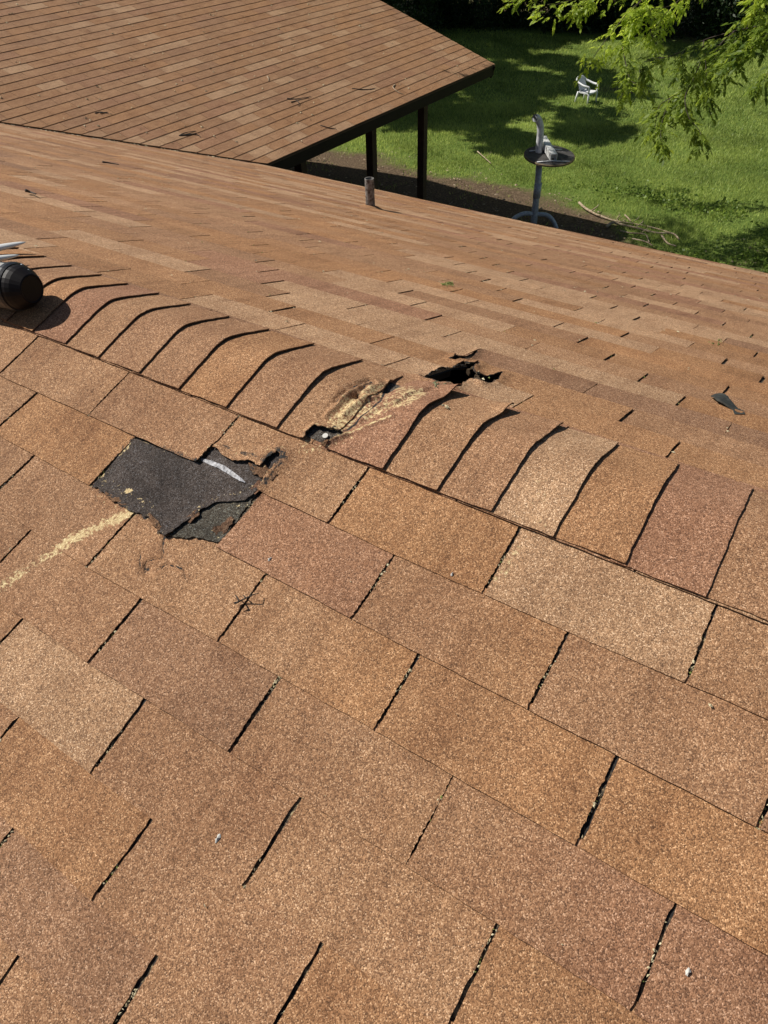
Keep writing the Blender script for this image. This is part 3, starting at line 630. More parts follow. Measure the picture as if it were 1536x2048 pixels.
# vent pipe
vb = Vector((-1.776, 3.338, -1.117)); mb = MB()
pts = [vb+Vector((0, 0, -.05)), vb+Vector((0, 0, .02)), vb+Vector((-.001, 0, .08)), vb+Vector((-.001, 0, .14)), vb+Vector((-.003, 0, .196))]
mb.tube(pts, [.0330, .0325, .0310, .0325, .0315], 28, cap=False, rough=.03); mb.tube([p*1 for p in pts[::-1]], [.026]*5, 24, cap=False)
top = pts[-1]; n = 28; V = []
for r in (.0317, .026): V += [(top.x+r*math.cos(2*math.pi*j/n), top.y+r*math.sin(2*math.pi*j/n), top.z+.0005) for j in range(n)]
mb.add(V, [(j, (j+1) % n, n+(j+1) % n, n+j) for j in range(n)])
vp = tag(mb.build('vent_pipe', M_PIPE, house, True), 'short rusty grey vent pipe on the far slope')
mb = MB(); V = []; n = 28
for (r, h) in ((.034, .075), (.043, .018), (.085, .003), (.09, -.002)):
    for j in range(n): a = 2*math.pi*j/n; rr = r*(1+.05*math.sin(3*a)); V.append(PF(vb.x+rr*math.cos(a), vb.y/CT+rr*math.sin(a), h if r > .05 else h))
mb.add(V[n:], [(q*n+j, q*n+(j+1) % n, (q+1)*n+(j+1) % n, (q+1)*n+j) for q in range(2) for j in range(n)], tint=tone('A'), att=(.3, 0, 0)); mb.build('pipe_collar', M_SH, vp)
# ------------------------------------------------------------ ground
def ground_mat():
    m, n, l, b = mat('lawn and bare soil'); tc = nd(n, 'TexCoord'); P = tc.outputs['Object']; at_ = nd(n, 'Attribute', attribute_name='wear'); sp = nd(n, 'SeparateColor'); l.new(at_.outputs['Color'], sp.inputs[0])
    a = nd(n, 'TexNoise', i_Scale=1.2, i_Detail=8.); a.inputs['Roughness'].default_value = .7; l.new(P, a.inputs[0]); c = nd(n, 'TexNoise', i_Scale=28., i_Detail=6.); c.inputs['Roughness'].default_value = .75; l.new(P, c.inputs[0])
    g = ramp(n, [(.3, (.07, .115, .022)), (.5, (.15, .22, .045)), (.68, (.27, .33, .08)), (.8, (.36, .34, .13))]); l.new(mth(n, l, 'MULTIPLY_ADD', c.outputs[0], .6, mth(n, l, 'MULTIPLY', a.outputs[0], .42)), g.inputs[0])
    e = ramp(n, [(.32, (.06, .04, .026)), (.52, (.17, .118, .075)), (.68, (.33, .24, .15))]); l.new(c.outputs[0], e.inputs[0])
    f = mth(n, l, 'MULTIPLY_ADD', c.outputs[0], 1.1, mth(n, l, 'MULTIPLY_ADD', a.outputs[0], .9, mth(n, l, 'ADD', sp.outputs[0], -1.5))); f = mth(n, l, 'MULTIPLY', f, 2.6); f = mth(n, l, 'MAXIMUM', mth(n, l, 'MINIMUM', f, 1.), 0.)
    l.new(mixc(n, l, f, g.outputs[0], e.outputs[0]), b.inputs['Base Color']); b.inputs['Roughness'].default_value = .95; b.inputs['Specular IOR Level'].default_value = .1
    bu = nd(n, 'Bump', i_Strength=.8, i_Distance=.05); l.new(c.outputs[0], bu.inputs['Height']); l.new(bu.outputs[0], b.inputs['Normal']); return m
def soil(x, y):
    """1 = bare soil (near the house), 0 = grass"""
    lim = np.interp(x, [-14, -9, -6.8, -4.8, -3.5, -2.6, -1.7, -.9, .5], [12.1, 12.1, 12.3, 12.25, 12.1, 11.7, 10.9, 9.8, 8.0])+.55*fbm(x, y, 1.4, 5, 1)
    s = np.clip((lim-y)/1.1+.5, 0, 1)
    s = np.maximum(s, .8*np.clip((y-24.6)/1.6, 0, 1)); s = np.maximum(s, .75*np.exp(-(((x+5.3)/1.3)**2+((y-19.5)/.7)**2))); s = np.maximum(s, .55*np.clip((x+1.6)/1.2, 0, 1)*np.clip((12.4-y)/1.2, 0, 1))
    return s
mb = MB(); xs = np.r_[-200, -90, -40, np.linspace(-20, 6, 105), 30, 90, 200]; ys = np.r_[-200, -60, -10, np.linspace(5, 31, 105), 50, 90, 200]; X, Y = np.meshgrid(xs, ys)
Z = GZ+.03*fbm(X, Y, .6, 3, 2); V = np.stack([X, Y, Z], -1).reshape(-1, 3); ny, nx = X.shape
F = [(j*nx+i, j*nx+i+1, (j+1)*nx+i+1, (j+1)*nx+i) for j in range(ny-1) for i in range(nx-1)]
sw = soil(X, Y); mb.add(V, F, att=np.stack([sw, 0*sw, 0*sw], -1).reshape(-1, 3)); tag(mb.build('ground', ground_mat(), None, True), kind='structure')
# grass blades
def fastmesh(name, V, F, tint, mat_):
    me = bpy.data.meshes.new(name); nv = len(V); nf = len(F); k = F.shape[1]
    me.vertices.add(nv); me.vertices.foreach_set('co', V.astype(np.float32).ravel()); me.loops.add(nf*k); me.loops.foreach_set('vertex_index', F.astype(np.int32).ravel())
    me.polygons.add(nf); me.polygons.foreach_set('loop_start', np.arange(0, nf*k, k, dtype=np.int32)); me.polygons.foreach_set('loop_total', np.full(nf, k, np.int32)); me.update(calc_edges=True)
    a = me.color_attributes.new('tint', 'FLOAT_COLOR', 'POINT'); t = np.ones((nv, 4), np.float32); t[:, :3] = np.clip(tint, 0, 1)[:, None]; a.data.foreach_set('color', t.ravel())
    me.materials.append(mat_); o = bpy.data.objects.new(name, me); COL.objects.link(o); return o
def blades(n, xr, yr, hmin, hmax, wid):
    x = rng.uniform(*xr, n*2); y = rng.uniform(*yr, n*2)
    dens = np.maximum(1-1.15*soil(x, y), .07*(fbm(x, y, 3.1, 3, 2) > .1))*np.clip(.62+.5*fbm(x, y, 1.7, 4, 3), .08, 1); m = rng.random(n*2) < dens; x = x[m]; y = y[m]; n = len(x)
    # keep what the picture and its surroundings can see
    q = (np.stack([x, y, 0*x+GZ], -1)-CAM) @ R.T; u = 768+FPX*q[:, 0]/q[:, 2]; v = 1024+FPX*q[:, 1]/q[:, 2]; m = (u > 350) & (u < 1750) & (v < 720); x = x[m]; y = y[m]; n = len(x)
    h = rng.uniform(hmin, hmax, n)*(1+.4*fbm(x, y, 2.1, 3, 4)); a = rng.random(n)*6.28; tl = rng.uniform(.1, .8, n)*h; b = rng.random(n)*6.28; w = wid*rng.uniform(.7, 1.4, n)
    z = GZ+.03*fbm(x, y, .6, 3, 2)-.004
    p0 = np.stack([x-w*np.cos(a), y-w*np.sin(a), z], -1); p1 = np.stack([x+w*np.cos(a), y+w*np.sin(a), z], -1); p2 = np.stack([x+tl*np.cos(b), y+tl*np.sin(b), z+h], -1)
    V = np.stack([p0, p1, p2], 1).reshape(-1, 3); F = np.arange(3*n).reshape(-1, 3); t = np.repeat(np.clip(.42+.35*fbm(x, y, 1.3, 4, 5)+rng.normal(0, .2, n), 0, 1), 3); return V, F, t
A = [blades(170000, (-12, 3), (9, 17), .03, .075, .006), blades(110000, (-18, 3), (16, 25), .04, .08, .010)]
V = np.concatenate([a[0] for a in A]); F = np.concatenate([A[0][1], A[1][1]+len(A[0][0])]); t = np.concatenate([a[2] for a in A])
tag(fastmesh('grass', V, F, t, M_GRASS), 'short green lawn grass behind the house', 'grass', kind='stuff')
# low leafy weeds between the branch pile and the eave
def weeds(n, c, r):
    x = rng.normal(c[0], r[0], n); y = rng.normal(c[1], r[1], n); k = fbm(x, y, 2.6, 4, 7) > -.25; return np.stack([x, y, GZ+.02+.11*rng.random(n)*(1+.6*fbm(x, y, 3, 3, 8))], -1)[k]
# ------------------------------------------------------------ foliage
def leafcloud(P, size, droop=.3, asp=2.6, name='crown', m=None, parent=None):
    n = len(P); P = np.asarray(P); a = rng.random(n)*6.28; e = rng.uniform(-1, .5, n)-droop; d = np.stack([np.cos(a)*np.cos(e), np.sin(a)*np.cos(e), np.sin(e)], -1)
    r = rng.normal(size=(n, 3)); s = np.cross(d, r); s /= np.linalg.norm(s, axis=1)[:, None]; L = size*rng.uniform(.6, 1.35, n)[:, None]; Wd = L/asp
    p0 = P; p1 = P+d*L*.45+s*Wd*.5; p2 = P+d*L; p3 = P+d*L*.45-s*Wd*.5
    V = np.stack([p0, p1, p2, p3], 1).reshape(-1, 3); F = np.arange(4*n).reshape(-1, 4); t = np.repeat(np.clip(rng.normal(.5, .25, n), 0, 1), 4)
    o = fastmesh(name, V, F, t, m or M_LEAFD); o.parent = parent; return o
def bushpts(c, rad, n, nb=40, seed=1):
    """leaf positions in clumps through an ellipsoid"""
    r = np.random.default_rng(seed); u = r.normal(size=(nb, 3)); u /= np.linalg.norm(u, axis=1)[:, None]; u *= r.uniform(.35, 1.0, nb)[:, None]**.5; cc = np.array(c)+u*np.array(rad)
    k = r.integers(0, nb, n); o = r.normal(size=(n, 3)); o /= np.linalg.norm(o, axis=1)[:, None]; o *= (r.random(n)**.45)[:, None]*np.array(rad)*r.uniform(.16, .34, nb)[k][:, None]
    p = cc[k]+o; p[:, 2] = np.maximum(p[:, 2], GZ+.03+.1*r.random(n)); return p
def shrub(x, y, rx, ry, h, n, label, cat='shrub', group=None, size=.13, seed=1, lean=0):
    t = tag(empty('background_shrub' if cat == 'shrub' else 'shade_tree', (x, y, GZ)), label, cat, group)
    p = bushpts((0, 0, h*.32), (rx, ry, h*.5), n, 60, seed)-np.array([0, 0, 0]); q_ = rng.random(len(p)) < .4; p[:, 2] = np.where((p[:, 2] < .12) | q_, .04+rng.random(len(p))**1.3*1.5, p[:, 2])
    leafcloud(p, size, parent=t)
    mb = MB()
    for k in range(5):
        a = k*1.3+seed; mb.tube(catmull([(0.08*math.cos(a), .08*math.sin(a), -.05), (.3*rx*math.cos(a), .3*ry*math.sin(a), h*.35), (.6*rx*math.cos(a+.3), .6*ry*math.sin(a+.3), h*.75)], 4), [.05]*5+[.03]*3+[.012], 7)
    mb.build('trunk', M_BARK, t, True); return t
gw = leafcloud(np.concatenate([weeds(3200, (-.75, 9.9), (.38, .28)), weeds(2600, (.3, 11.2), (.5, .5)), weeds(1500, (-1.6, 12.6), (1.0, .25))]), .055, droop=-.5, asp=1.7, name='ground_cover', m=leaf_mat('weed leaves', (.07, .13, .02), (.26, .36, .06), .35)); tag(gw, 'low leafy green weeds round the branch pile', 'weeds', kind='stuff')
SHR = [(-17.3, 20.6, 2.4, 2.0, 4.4, 'dark dense bush just beyond the porch roof edge, leftmost at the lawn border'),
(-14.6, 22.6, 2.1, 1.8, 4.4, 'tall dark bush behind the pointed porch roof corner'),
(-12.9, 25.6, 2.0, 1.6, 4.6, 'black shaded bush at the back of the lawn, left of the white chair'),
(-10.0, 26.6, 2.0, 1.5, 4.4, 'black shaded bush at the back of the lawn, right above the white chair'),
(-7.2, 27.2, 2.0, 1.5, 4.2, 'shaded bush behind the bright hanging leaves'),
(-4.4, 27.4, 2.0, 1.6, 4.2, 'dark bush between the bright hanging leaves and the grey green bush'),
(-1.7, 27.4, 2.0, 1.6, 4.4, 'grey green bush at the far right of the lawn border'),
(1.2, 27.6, 2.2, 1.9, 4.8, 'dark bush in the upper right corner behind the branches')]
for i, (x, y, rx, ry, h, lb) in enumerate(SHR): shrub(x, y, rx, ry, h, 15000, lb, group='bushes along the back of the lawn', seed=i+3)
def shade_tree(x, y, foot, n, label, h0, h1, trunk_r=.16, seed=1, size=.2, mat_=None):
    """tree whose crown spreads over the ground outline 'foot' shifted towards the sun; foot in world xy"""
    t = tag(empty('shade_tree', (x, y, GZ)), label, 'tree'); r = np.random.default_rng(seed)
    a = np.array(foot); P = []
    cl = []
    while len(cl) < int(n/330):
        q = r.uniform(a.min(0), a.max(0))
        if inpoly(q[0], q[1], foot): cl.append((q[0], q[1], r.uniform(h0, h1)))
    cl = np.array(cl); k = r.integers(0, len(cl), n); o = r.normal(size=(n, 3)); o /= np.linalg.norm(o, axis=1)[:, None]; o *= (r.random(n)**.4)[:, None]*np.array([.85, .85, .5])
    p = cl[k]+o; ok = np.ones(n, bool)
    gx, gy = p[:, 0], p[:, 1]
    s = p.copy(); s[:, 0] = gx-(p[:, 2])*trav.x/(-trav.z); s[:, 1] = gy-(p[:, 2])*trav.y/(-trav.z)
    q_ = np.hypot(p[:, 0]+5.75, p[:, 1]-17.95); s = s[q_ > .8]; n = len(s)  # gap opened in the unseen crown so that sun reaches the chair
    s[:, 0] -= x; s[:, 1] -= y
    leafcloud(s, size, asp=1.8, m=mat_ or M_LEAF, parent=t)
    mb = MB(); cc = np.array([s[:, 0].mean(), s[:, 1].mean(), (h0+h1)/2-1])
    mb.tube(catmull([(0, 0, -.2), (.1*cc[0], .1*cc[1], cc[2]*.45), (.45*cc[0], .45*cc[1], cc[2]*.8), tuple(cc)], 6), list(np.linspace(trunk_r, trunk_r*.4, 19)), 12)
    for q in range(9):
        e = s[r.integers(0, n)]; st_ = np.array([.35*cc[0], .35*cc[1], cc[2]*.72]); mb.tube(catmull([st_, (st_+e)/2+np.array([0, 0, .5]), e], 5), list(np.linspace(trunk_r*.4, .02, 11)), 7)
    mb.build('trunk', M_BARK, t, True); return t
FT1 = [ground(u)[:2] for u in ((700,250),(850,262),(905,285),(940,300),(1000,296),(1060,280),(1150,288),(1215,285),(1240,262),(1228,240),(1300,225),(1250,190),(1200,150),(1160,128),(1090,118),(1020,112),(1040,98),(1110,92),(1190,104),(1215,88),(1350,82))]
FT1 = [tuple(p) for p in FT1]+[(-6.5, 27.5), (-17, 29), (-20, 22), (-17, 14.5)]
shade_tree(-21, 17, FT1, 62000, 'broad tree rising beyond the porch, its crown shading the middle of the lawn', 5.6, 8.5, .28, 4, .38)
FT2 = [(-10, 23.4), (-4, 24.4), (2, 24.6), (6, 25), (6, 33), (-10, 33)]
shade_tree(-4.5, 31.5, FT2, 34000, 'tree standing behind the bushes at the right, its crown shading them', 5.2, 8.0, .22, 5, .38)
# overhanging tree with drooping compound leaves
ot = tag(empty('overhanging_tree', (5.2, 12.5, GZ)), 'tree on the right whose long leafy branches droop over the lawn', 'tree')
def wl(p): return tuple(np.array(p)-np.array((5.2, 12.5, GZ)))
BR = [  # (px points, depths, leaf density, sun and shade put into the leaf tint)
 ([(1700,-160),(1420,-90),(1290,-5),(1235,50),(1190,110),(1176,140)], [11.2,11,10.8,10.6,10.5,10.5], 46, .8),
 ([(1700,-160),(1480,-100),(1380,-20),(1325,35),(1305,75)], [11,10.8,10.6,10.5,10.4], 46, .75),
 ([(1290,-5),(1262,25),(1262,60),(1245,95)], [10.8,10.7,10.6,10.6], 26, .8),
 ([(1380,-20),(1345,10),(1300,20),(1270,40)], [10.6,10.6,10.5,10.5], 26, .8),
 ([(1420,-90),(1300,-40),(1200,-12),(1120,6),(1090,28)], [11,11.2,11.4,11.5,11.6], 40, .7),
 ([(1200,-12),(1160,8),(1150,26)], [11.4,11.4,11.5], 14, .6),
 ([(1120,-40),(1060,-12),(1015,2)], [12,12,12], 12, .6),
 ([(1720,-20),(1560,40),(1470,62),(1408,80),(1370,100),(1330,115),(1290,124)], [8.6,8.8,9.0,9.2,9.3,9.4,9.5], 22, .3),
 ([(1408,80),(1402,120),(1390,150),(1378,172),(1340,196),(1318,214),(1310,255)], [9.2,9.2,9.2,9.2,9.2,9.3,9.3], 34, .35),
 ([(1378,172),(1370,200),(1378,235),(1398,260),(1405,280)], [9.2,9.1,9.1,9.1,9.1], 22, .35),
 ([(1340,196),(1325,240),(1322,275),(1330,292)], [9.2,9.2,9.2,9.2], 14, .35),
 ([(1410,95),(1412,140),(1416,180),(1420,225)], [9.1,9.0,9.0,9.0], 16, .35),
 ([(1370,100),(1362,112),(1368,130),(1378,150)], [9.3,9.2,9.2,9.2], 10, .35),
 ([(1330,115),(1300,118),(1280,135),(1290,160)], [9.4,9.5,9.5,9.5], 10, .35),
 ([(1245,95),(1252,130),(1258,160),(1246,185),(1240,200)], [10.6,10.5,10.4,10.4,10.4], 18, .6),
 ([(1258,160),(1280,172),(1300,178)], [10.4,10.3,10.3], 8, .5),
 ([(1305,75),(1300,60),(1312,88)], [10.4,10.3,10.3], 8, .6),
 ([(1600,-60),(1520,20),(1480,70),(1450,110),(1440,130)], [8.4,8.5,8.6,8.7,8.7], 44, .25),
 ([(1640,-20),(1560,50),(1500,90),(1470,120)], [8.3,8.4,8.5,8.5], 36, .25),
 ([(1470,62),(1440,90),(1430,120),(1450,150),(1455,165)], [9,9,9,9,9], 16, .3),
 ([(1660,20),(1580,100),(1540,140),(1525,170)], [8,8.1,8.1,8.1], 18, .25),
 ([(1560,-80),(1530,-20),(1510,5)], [8,8,8], 14, .8),
]
crown = []; tw = MB(); rl = random.Random(11)
LP = []; LD = []; LT = []
def compound(base, dirv, L, br):
    d = Vector(dirv).normalized(); side = d.cross(Vector((rl.uniform(-.3, .3), rl.uniform(-.3, .3), 1))).normalized(); n = rl.choice([4, 5, 6])
    for k in range(n):
        t = .25+.75*k/n; c = Vector(base)+d*L*t+Vector((0, 0, -.12*L*t*t)); sz = rl.uniform(.048, .080)*(1-.25*abs(t-.6))
        for sgn in (-1, 1):
            dd = (d*.75+side*sgn*.75+Vector((rl.uniform(-.15, .15), rl.uniform(-.3, .3), rl.uniform(-.55, -.05)))).normalized(); LP.append((c, dd, sz, br)); 
    LP.append((Vector(base)+d*L, (d+Vector((0, 0, -.4))).normalized(), .09, br))
for pxs, dep, dens, br in BR:
    P = catmull([at(u, d*1.0) for u, d in zip(pxs, dep)], 8); P = [Vector(p) for p in P]; n = len(P)
    r0 = .009 if len(pxs) > 4 else .0045
    tw.tube([wl(p) for p in P], list(np.linspace(r0, .0025, n)), 6)
    seg = [0]
    for a, b in zip(P[:-1], P[1:]): seg.append(seg[-1]+(b-a).length)
    for k in range(int(dens*1.9)):
        s = (rl.random()**.7)*seg[-1]; i = max(1, min(n-1, int(np.searchsorted(seg, s)))); p = P[i-1].lerp(P[i], rl.random())
        off = Vector((rl.gauss(0, .08), rl.gauss(0, .10), rl.gauss(-.03, .05))) if dens > 30 else Vector((rl.gauss(0, .03), rl.gauss(0, .04), rl.gauss(-.01, .025)))
        t = (P[i]-P[i-1]).normalized(); dv = t*.5+Vector((rl.uniform(-.8, .8), rl.uniform(-.8, .8), rl.uniform(-.9, .2))); compound(p+off, dv, rl.uniform(.11, .21), br+rl.uniform(-.25, .25))
# more of the crown outside the frame, up and to the right
lo = np.random.default_rng(3)
for k in range(900):
    c = Vector((lo.uniform(1.5, 7), lo.uniform(9.5, 15), lo.uniform(.9, 4.2))); compound(c, Vector((lo.uniform(-1, 1), lo.uniform(-1, 1), lo.uniform(-1, 0))), lo.uniform(.18, .3), .5)
# the two low sprays that shade the grass at the right edge
for k in range(1100):
    g = Vector((lo.uniform(-2.2, 1.5), lo.uniform(10.2, 12.3), 0)); hgt = lo.uniform(5.0, 6.2)
    if g.y > 11.2+.35*(g.x+1.9)*.9+.6*math.sin(g.x*3): continue
    c = Vector((g.x-hgt*trav.x/-trav.z, g.y-hgt*trav.y/-trav.z, GZ+hgt)); compound(c, Vector((lo.uniform(-1, 1), lo.uniform(-1, 1), lo.uniform(-.6, .1))), lo.uniform(.25, .4), .5)
n = len(LP); B = np.array([tuple(q[0]) for q in LP])-np.array((5.2, 12.5, GZ)); Dv = np.array([tuple(q[1]) for q in LP]); Lz = np.array([q[2] for q in LP])[:, None]; s = np.cross(Dv, rng.normal(size=(n, 3))*.6+np.array([0, 0, 1.])); s /= np.linalg.norm(s, axis=1)[:, None]
nn = np.cross(Dv, s); rows = [B, B+Dv*Lz*.3+s*Lz*.20, B+Dv*Lz*.65+s*Lz*.17-nn*Lz*.05, B+Dv*Lz-nn*Lz*.12, B+Dv*Lz*.65-s*Lz*.17-nn*Lz*.05, B+Dv*Lz*.3-s*Lz*.20]
V = np.stack(rows, 1).reshape(-1, 3); I = np.arange(n)[:, None]*6; F = np.concatenate([I+np.array([[0, 1, 5, 5]]), I+np.array([[1, 2, 4, 5]]), I+np.array([[2, 3, 4, 4]])])
F = np.concatenate([np.concatenate([I+np.array([[0, 1, 2]]), I+np.array([[0, 2, 3]]), I+np.array([[0, 3, 4]]), I+np.array([[0, 4, 5]])])])
cr = fastmesh('crown', V, F, np.repeat(np.clip(np.array([q[3] for q in LP]), 0, 1), 6), M_LEAF); cr.parent = ot
tw.tube(catmull([(0, 0, -.2), (-.1, .1, 2), (-.5, -.2, 4.2), (-1.0, -.9, 6.0), (-1.6, -1.5, 7.4)], 6), list(np.linspace(.24, .07, 25)), 12)
for e in ([at((1700,-160), 11.2), at((1720,-20), 8.6), at((1600,-60), 8.4), at((1640,-20), 8.3), at((1660,20), 8.0)]):
    st_ = np.array([-.5, -.2, 4.2]); en = np.array(wl(e)); tw.tube(catmull([st_, (st_+en)/2+np.array([0, 0, .6]), en], 6), list(np.linspace(.07, .012, 13)), 8)
tw.build('trunk', M_BARK, ot, True)
# ------------------------------------------------------------ yard things
# white armchair
ch = tag(empty('garden_chair', (-5.62, 17.98, GZ+.02), math.radians(-12)), 'small white plastic armchair standing alone on the lawn', 'chair')
w2, dp, sh, ah, bh = .17, .15, .24, .365, .49
def rt_(mb, pts, r, n=8, sq=1): mb.tube(catmull(pts, 6), r, n)
mb = MB(); mb.add([(-dp, -w2*.9, sh-.012), (dp, -w2, sh), (dp+.02, 0, sh-.006), (dp, w2, sh), (-dp, w2*.9, sh-.012), (-dp, -w2*.9, sh-.035), (dp, -w2, sh-.03), (dp+.02, 0, sh-.036), (dp, w2, sh-.03), (-dp, w2*.9, sh-.035)], [(0,1,2,3,4),(9,8,7,6,5),(0,5,6,1),(1,6,7,2),(2,7,8,3),(3,8,9,4),(4,9,5,0)])
mb.build('seat', M_CHAIR, ch)
mb = MB(); U, V_ = np.meshgrid(np.linspace(-1, 1, 9), np.linspace(0, 1, 7)); vv = []
for j in range(7):
    for i in range(9):
        u, v = U[j, i], V_[j, i]; wd = w2*.90*(1-.04*v-.06*v*v*abs(u)); top_ = sh+(bh-sh-.01)*v*(1-.10*abs(u)**3*v); vv.append((-dp-.10*v+.035*abs(u)**2, u*wd, top_))
n0 = len(vv); vv += [(p[0]-.012, p[1], p[2]) for p in vv]; F = [(j*9+i, j*9+i+1, (j+1)*9+i+1, (j+1)*9+i) for j in range(6) for i in range(8) if True]; F2 = [tuple(n0+q for q in f[::-1]) for f in F]
mb.add(vv, F+F2); mb.build('backrest', M_CHAIR, ch)
mb = MB(); mb.tube(catmull([(dp-.01, -w2-.005, sh), (dp, -w2-.01, ah-.04), (dp-.03, -w2-.015, ah), (0, -w2-.02, ah+.01), (-dp-.02, -w2, ah+.055), (-dp-.07, -w2*.98, bh-.045), (-dp-.10, -w2*.62, bh), (-dp-.11, 0, bh+.01), (-dp-.10, w2*.62, bh), (-dp-.07, w2*.98, bh-.045), (-dp-.02, w2, ah+.055), (0, w2+.02, ah+.01), (dp-.03, w2+.015, ah), (dp, w2+.01, ah-.04), (dp-.01, w2+.005, sh)], 5), .022, 8)
mb.build('arm_frame', M_CHAIR, ch, True)
for sx, sy in ((1, 1), (1, -1), (-1, 1), (-1, -1)):
    mb = MB(); mb.tube([(sx*dp*.96, sy*w2*.95, sh-.01), (sx*(dp+(.0 if sx > 0 else .02)), sy*w2*1.0, sh*.5), (sx*(dp+(.005 if sx > 0 else .04)), sy*w2*1.05, -.02)], [.026, .022, .018], 6); mb.build('leg', M_CHAIR, ch, True)
# round board on a bent steel post
bx = ground((1066,456)); ps = tag(empty('post_stand', tuple(bx)), 'dark round board on a grey steel post with a hooked top and curved feet', 'stand')
dep = float((bx-CAM) @ R[2]); L_ = lambda u, dd=0: tuple(at(u, dep+dd)-bx)
g0 = np.array(L_((1066,456))); a1 = np.array(L_((1082,330)))
hd = np.array([R[0][0], R[0][1], 0]); hd /= np.linalg.norm(hd); fd = np.array([-hd[1], hd[0], 0])        # across the view, away from it
zt = lambda u: at(u, dep)[2]-bx[2]
def onv(px, py, away=0): 
    p = hit((px, py), fd, fd @ bx); q = p-bx; s = q @ hd; return hd*s+np.array([0, 0, q[2]])+fd*away
mb = MB(); mb.tube([onv(1065, 470), onv(1069, 430), onv(1075, 375), onv(1079, 322)], [.055, .052, .050, .048], 14); mb.tube([onv(1073, 395), onv(1076.5, 366)], .058, 14); mb.build('post', M_STEEL, ps, True)
mb = MB(); mb.tube(catmull([onv(1078, 320, .10), onv(1081, 290, .10), onv(1083, 270, .10), onv(1082, 252, .10), onv(1077, 241, .10), onv(1071, 238, .06)], 6), .052, 14, cap=False); mb.tube(catmull([onv(1082, 254, .10), onv(1077, 243, .10), onv(1072, 240, .06)], 5), .044, 12); mb.build('hook_pipe', M_STEEL_LIT, ps, True)
mb = MB(); mb.tube([onv(1071.3, 238.4, .062), onv(1069.6, 239.5, .058)], .048, 12); mb.build('pipe_mouth_shade', M_BLACK, ps)  # black piece stands in for the shade inside the pipe mouth
for pts in ([(1068,428),(1050,426),(1035,430),(1024,438),(1018,455),(1016,475)], [(1070,428),(1092,429),(1104,438),(1112,455),(1115,475)]):
    mb = MB(); mb.tube(catmull([onv(p[0], p[1], -.02*i) for i, p in enumerate(pts)], 5), .034, 10); mb.build('foot', M_STEEL, ps, True)
dc = onv(1098.5, 311); rad = 50.5*float((dc+bx-CAM) @ R[2])/FPX
tilt = Matrix.Rotation(math.radians(5.5), 3, Vector(hd)) @ Matrix.Rotation(math.radians(1.), 3, Vector(fd))
def DP(a, b, h): return tuple(Vector(dc)+tilt @ (Vector(hd)*a+Vector(fd)*b+Vector((0, 0, h))))
mb = MB(); n = 48; V = [DP(0, 0, .012)]
for r, h in ((rad*.5, .012), (rad*.96, .012), (rad, .004), (rad, -.014), (rad*.96, -.02)): V += [DP(r*math.cos(6.2832*j/n), r*math.sin(6.2832*j/n), h) for j in range(n)]
F = [(0, 1+j, 1+(j+1) % n) for j in range(n)]+[(1+q*n+j, 1+(q+1)*n+j, 1+(q+1)*n+(j+1) % n, 1+q*n+(j+1) % n) for q in range(2) for j in range(n)]+[tuple(1+4*n+j for j in range(n))]
mb.add(V, F); mb.build('round_board', M_DISC, ps)
mb = MB(); V = []
for r, h in ((rad*.9605, .0125), (rad*1.002, .004), (rad*1.002, -.016), (rad*.95, -.0205)): V += [DP(r*math.cos(6.2832*j/n), r*math.sin(6.2832*j/n), h) for j in range(n)]
mb.add(V, [(q*n+j, (q+1)*n+j, (q+1)*n+(j+1) % n, q*n+(j+1) % n) for q in range(3) for j in range(n)]); mb.build('rim', M_RIM, ps)
k_ = float((dc+bx-CAM) @ R[2])/FPX
for a0, a1_, b0 in ((-38, 28, 9), (-30, 34, -13)):
    mb = MB(); mb.tube([DP(a0*k_, (b0-3)*k_*2.4, .022), DP(0, b0*k_*2.6, .026), DP(a1_*k_, (b0-1)*k_*2.6, .022)], .009, 8); mb.build('rod', M_STEEL_LIT, ps, True)
# square bracket tube lying across the rods
p0 = Vector(DP(3*k_, -14*k_*2.2, .065)); p1 = Vector(DP(-9*k_, 22*k_*2.0, .11)); ax = (p1-p0); Lb = ax.length; ax.normalize(); sx_ = ax.cross(Vector((0, 0, 1))).normalized(); uz = sx_.cross(ax)
mb = MB(); s2, wl_ = .046, .006
for a, b, ww, hh in ((0, s2, s2, wl_), (0, -s2, s2, wl_), (s2, 0, wl_, s2), (-s2, 0, wl_, s2)):
    c = (p0+p1)/2+sx_*a+uz*b; P = []
    for t in (-Lb/2, Lb/2):
        for sa, sb in ((-1, -1), (1, -1), (1, 1), (-1, 1)): P.append(c+ax*t+sx_*ww*sa*.999+uz*hh*sb)
    mb.add(P, [(0,1,2,3),(7,6,5,4),(0,4,5,1),(1,5,6,2),(2,6,7,3),(3,7,4,0)])
mb.add([p0+ax*.05+sx_*a*s2*.95+uz*b*s2*.95 for a, b in ((-1,-1),(1,-1),(1,1),(-1,1))], [(0,1,2,3)])
mb.build('square_bracket', M_WHITE, ps)
mb = MB(); mb.tube([p0+ax*.04-uz*.045, Vector(DP(3*k_, -13*k_*2.2, .012))], .022, 8); mb.build('bracket_foot', M_RIM, ps); mb = MB(); mb.tube([p1-ax*.05-uz*.045, Vector(DP(-8*k_, 18*k_*2, .012))], .022, 8); mb.build('bracket_foot', M_RIM, ps)
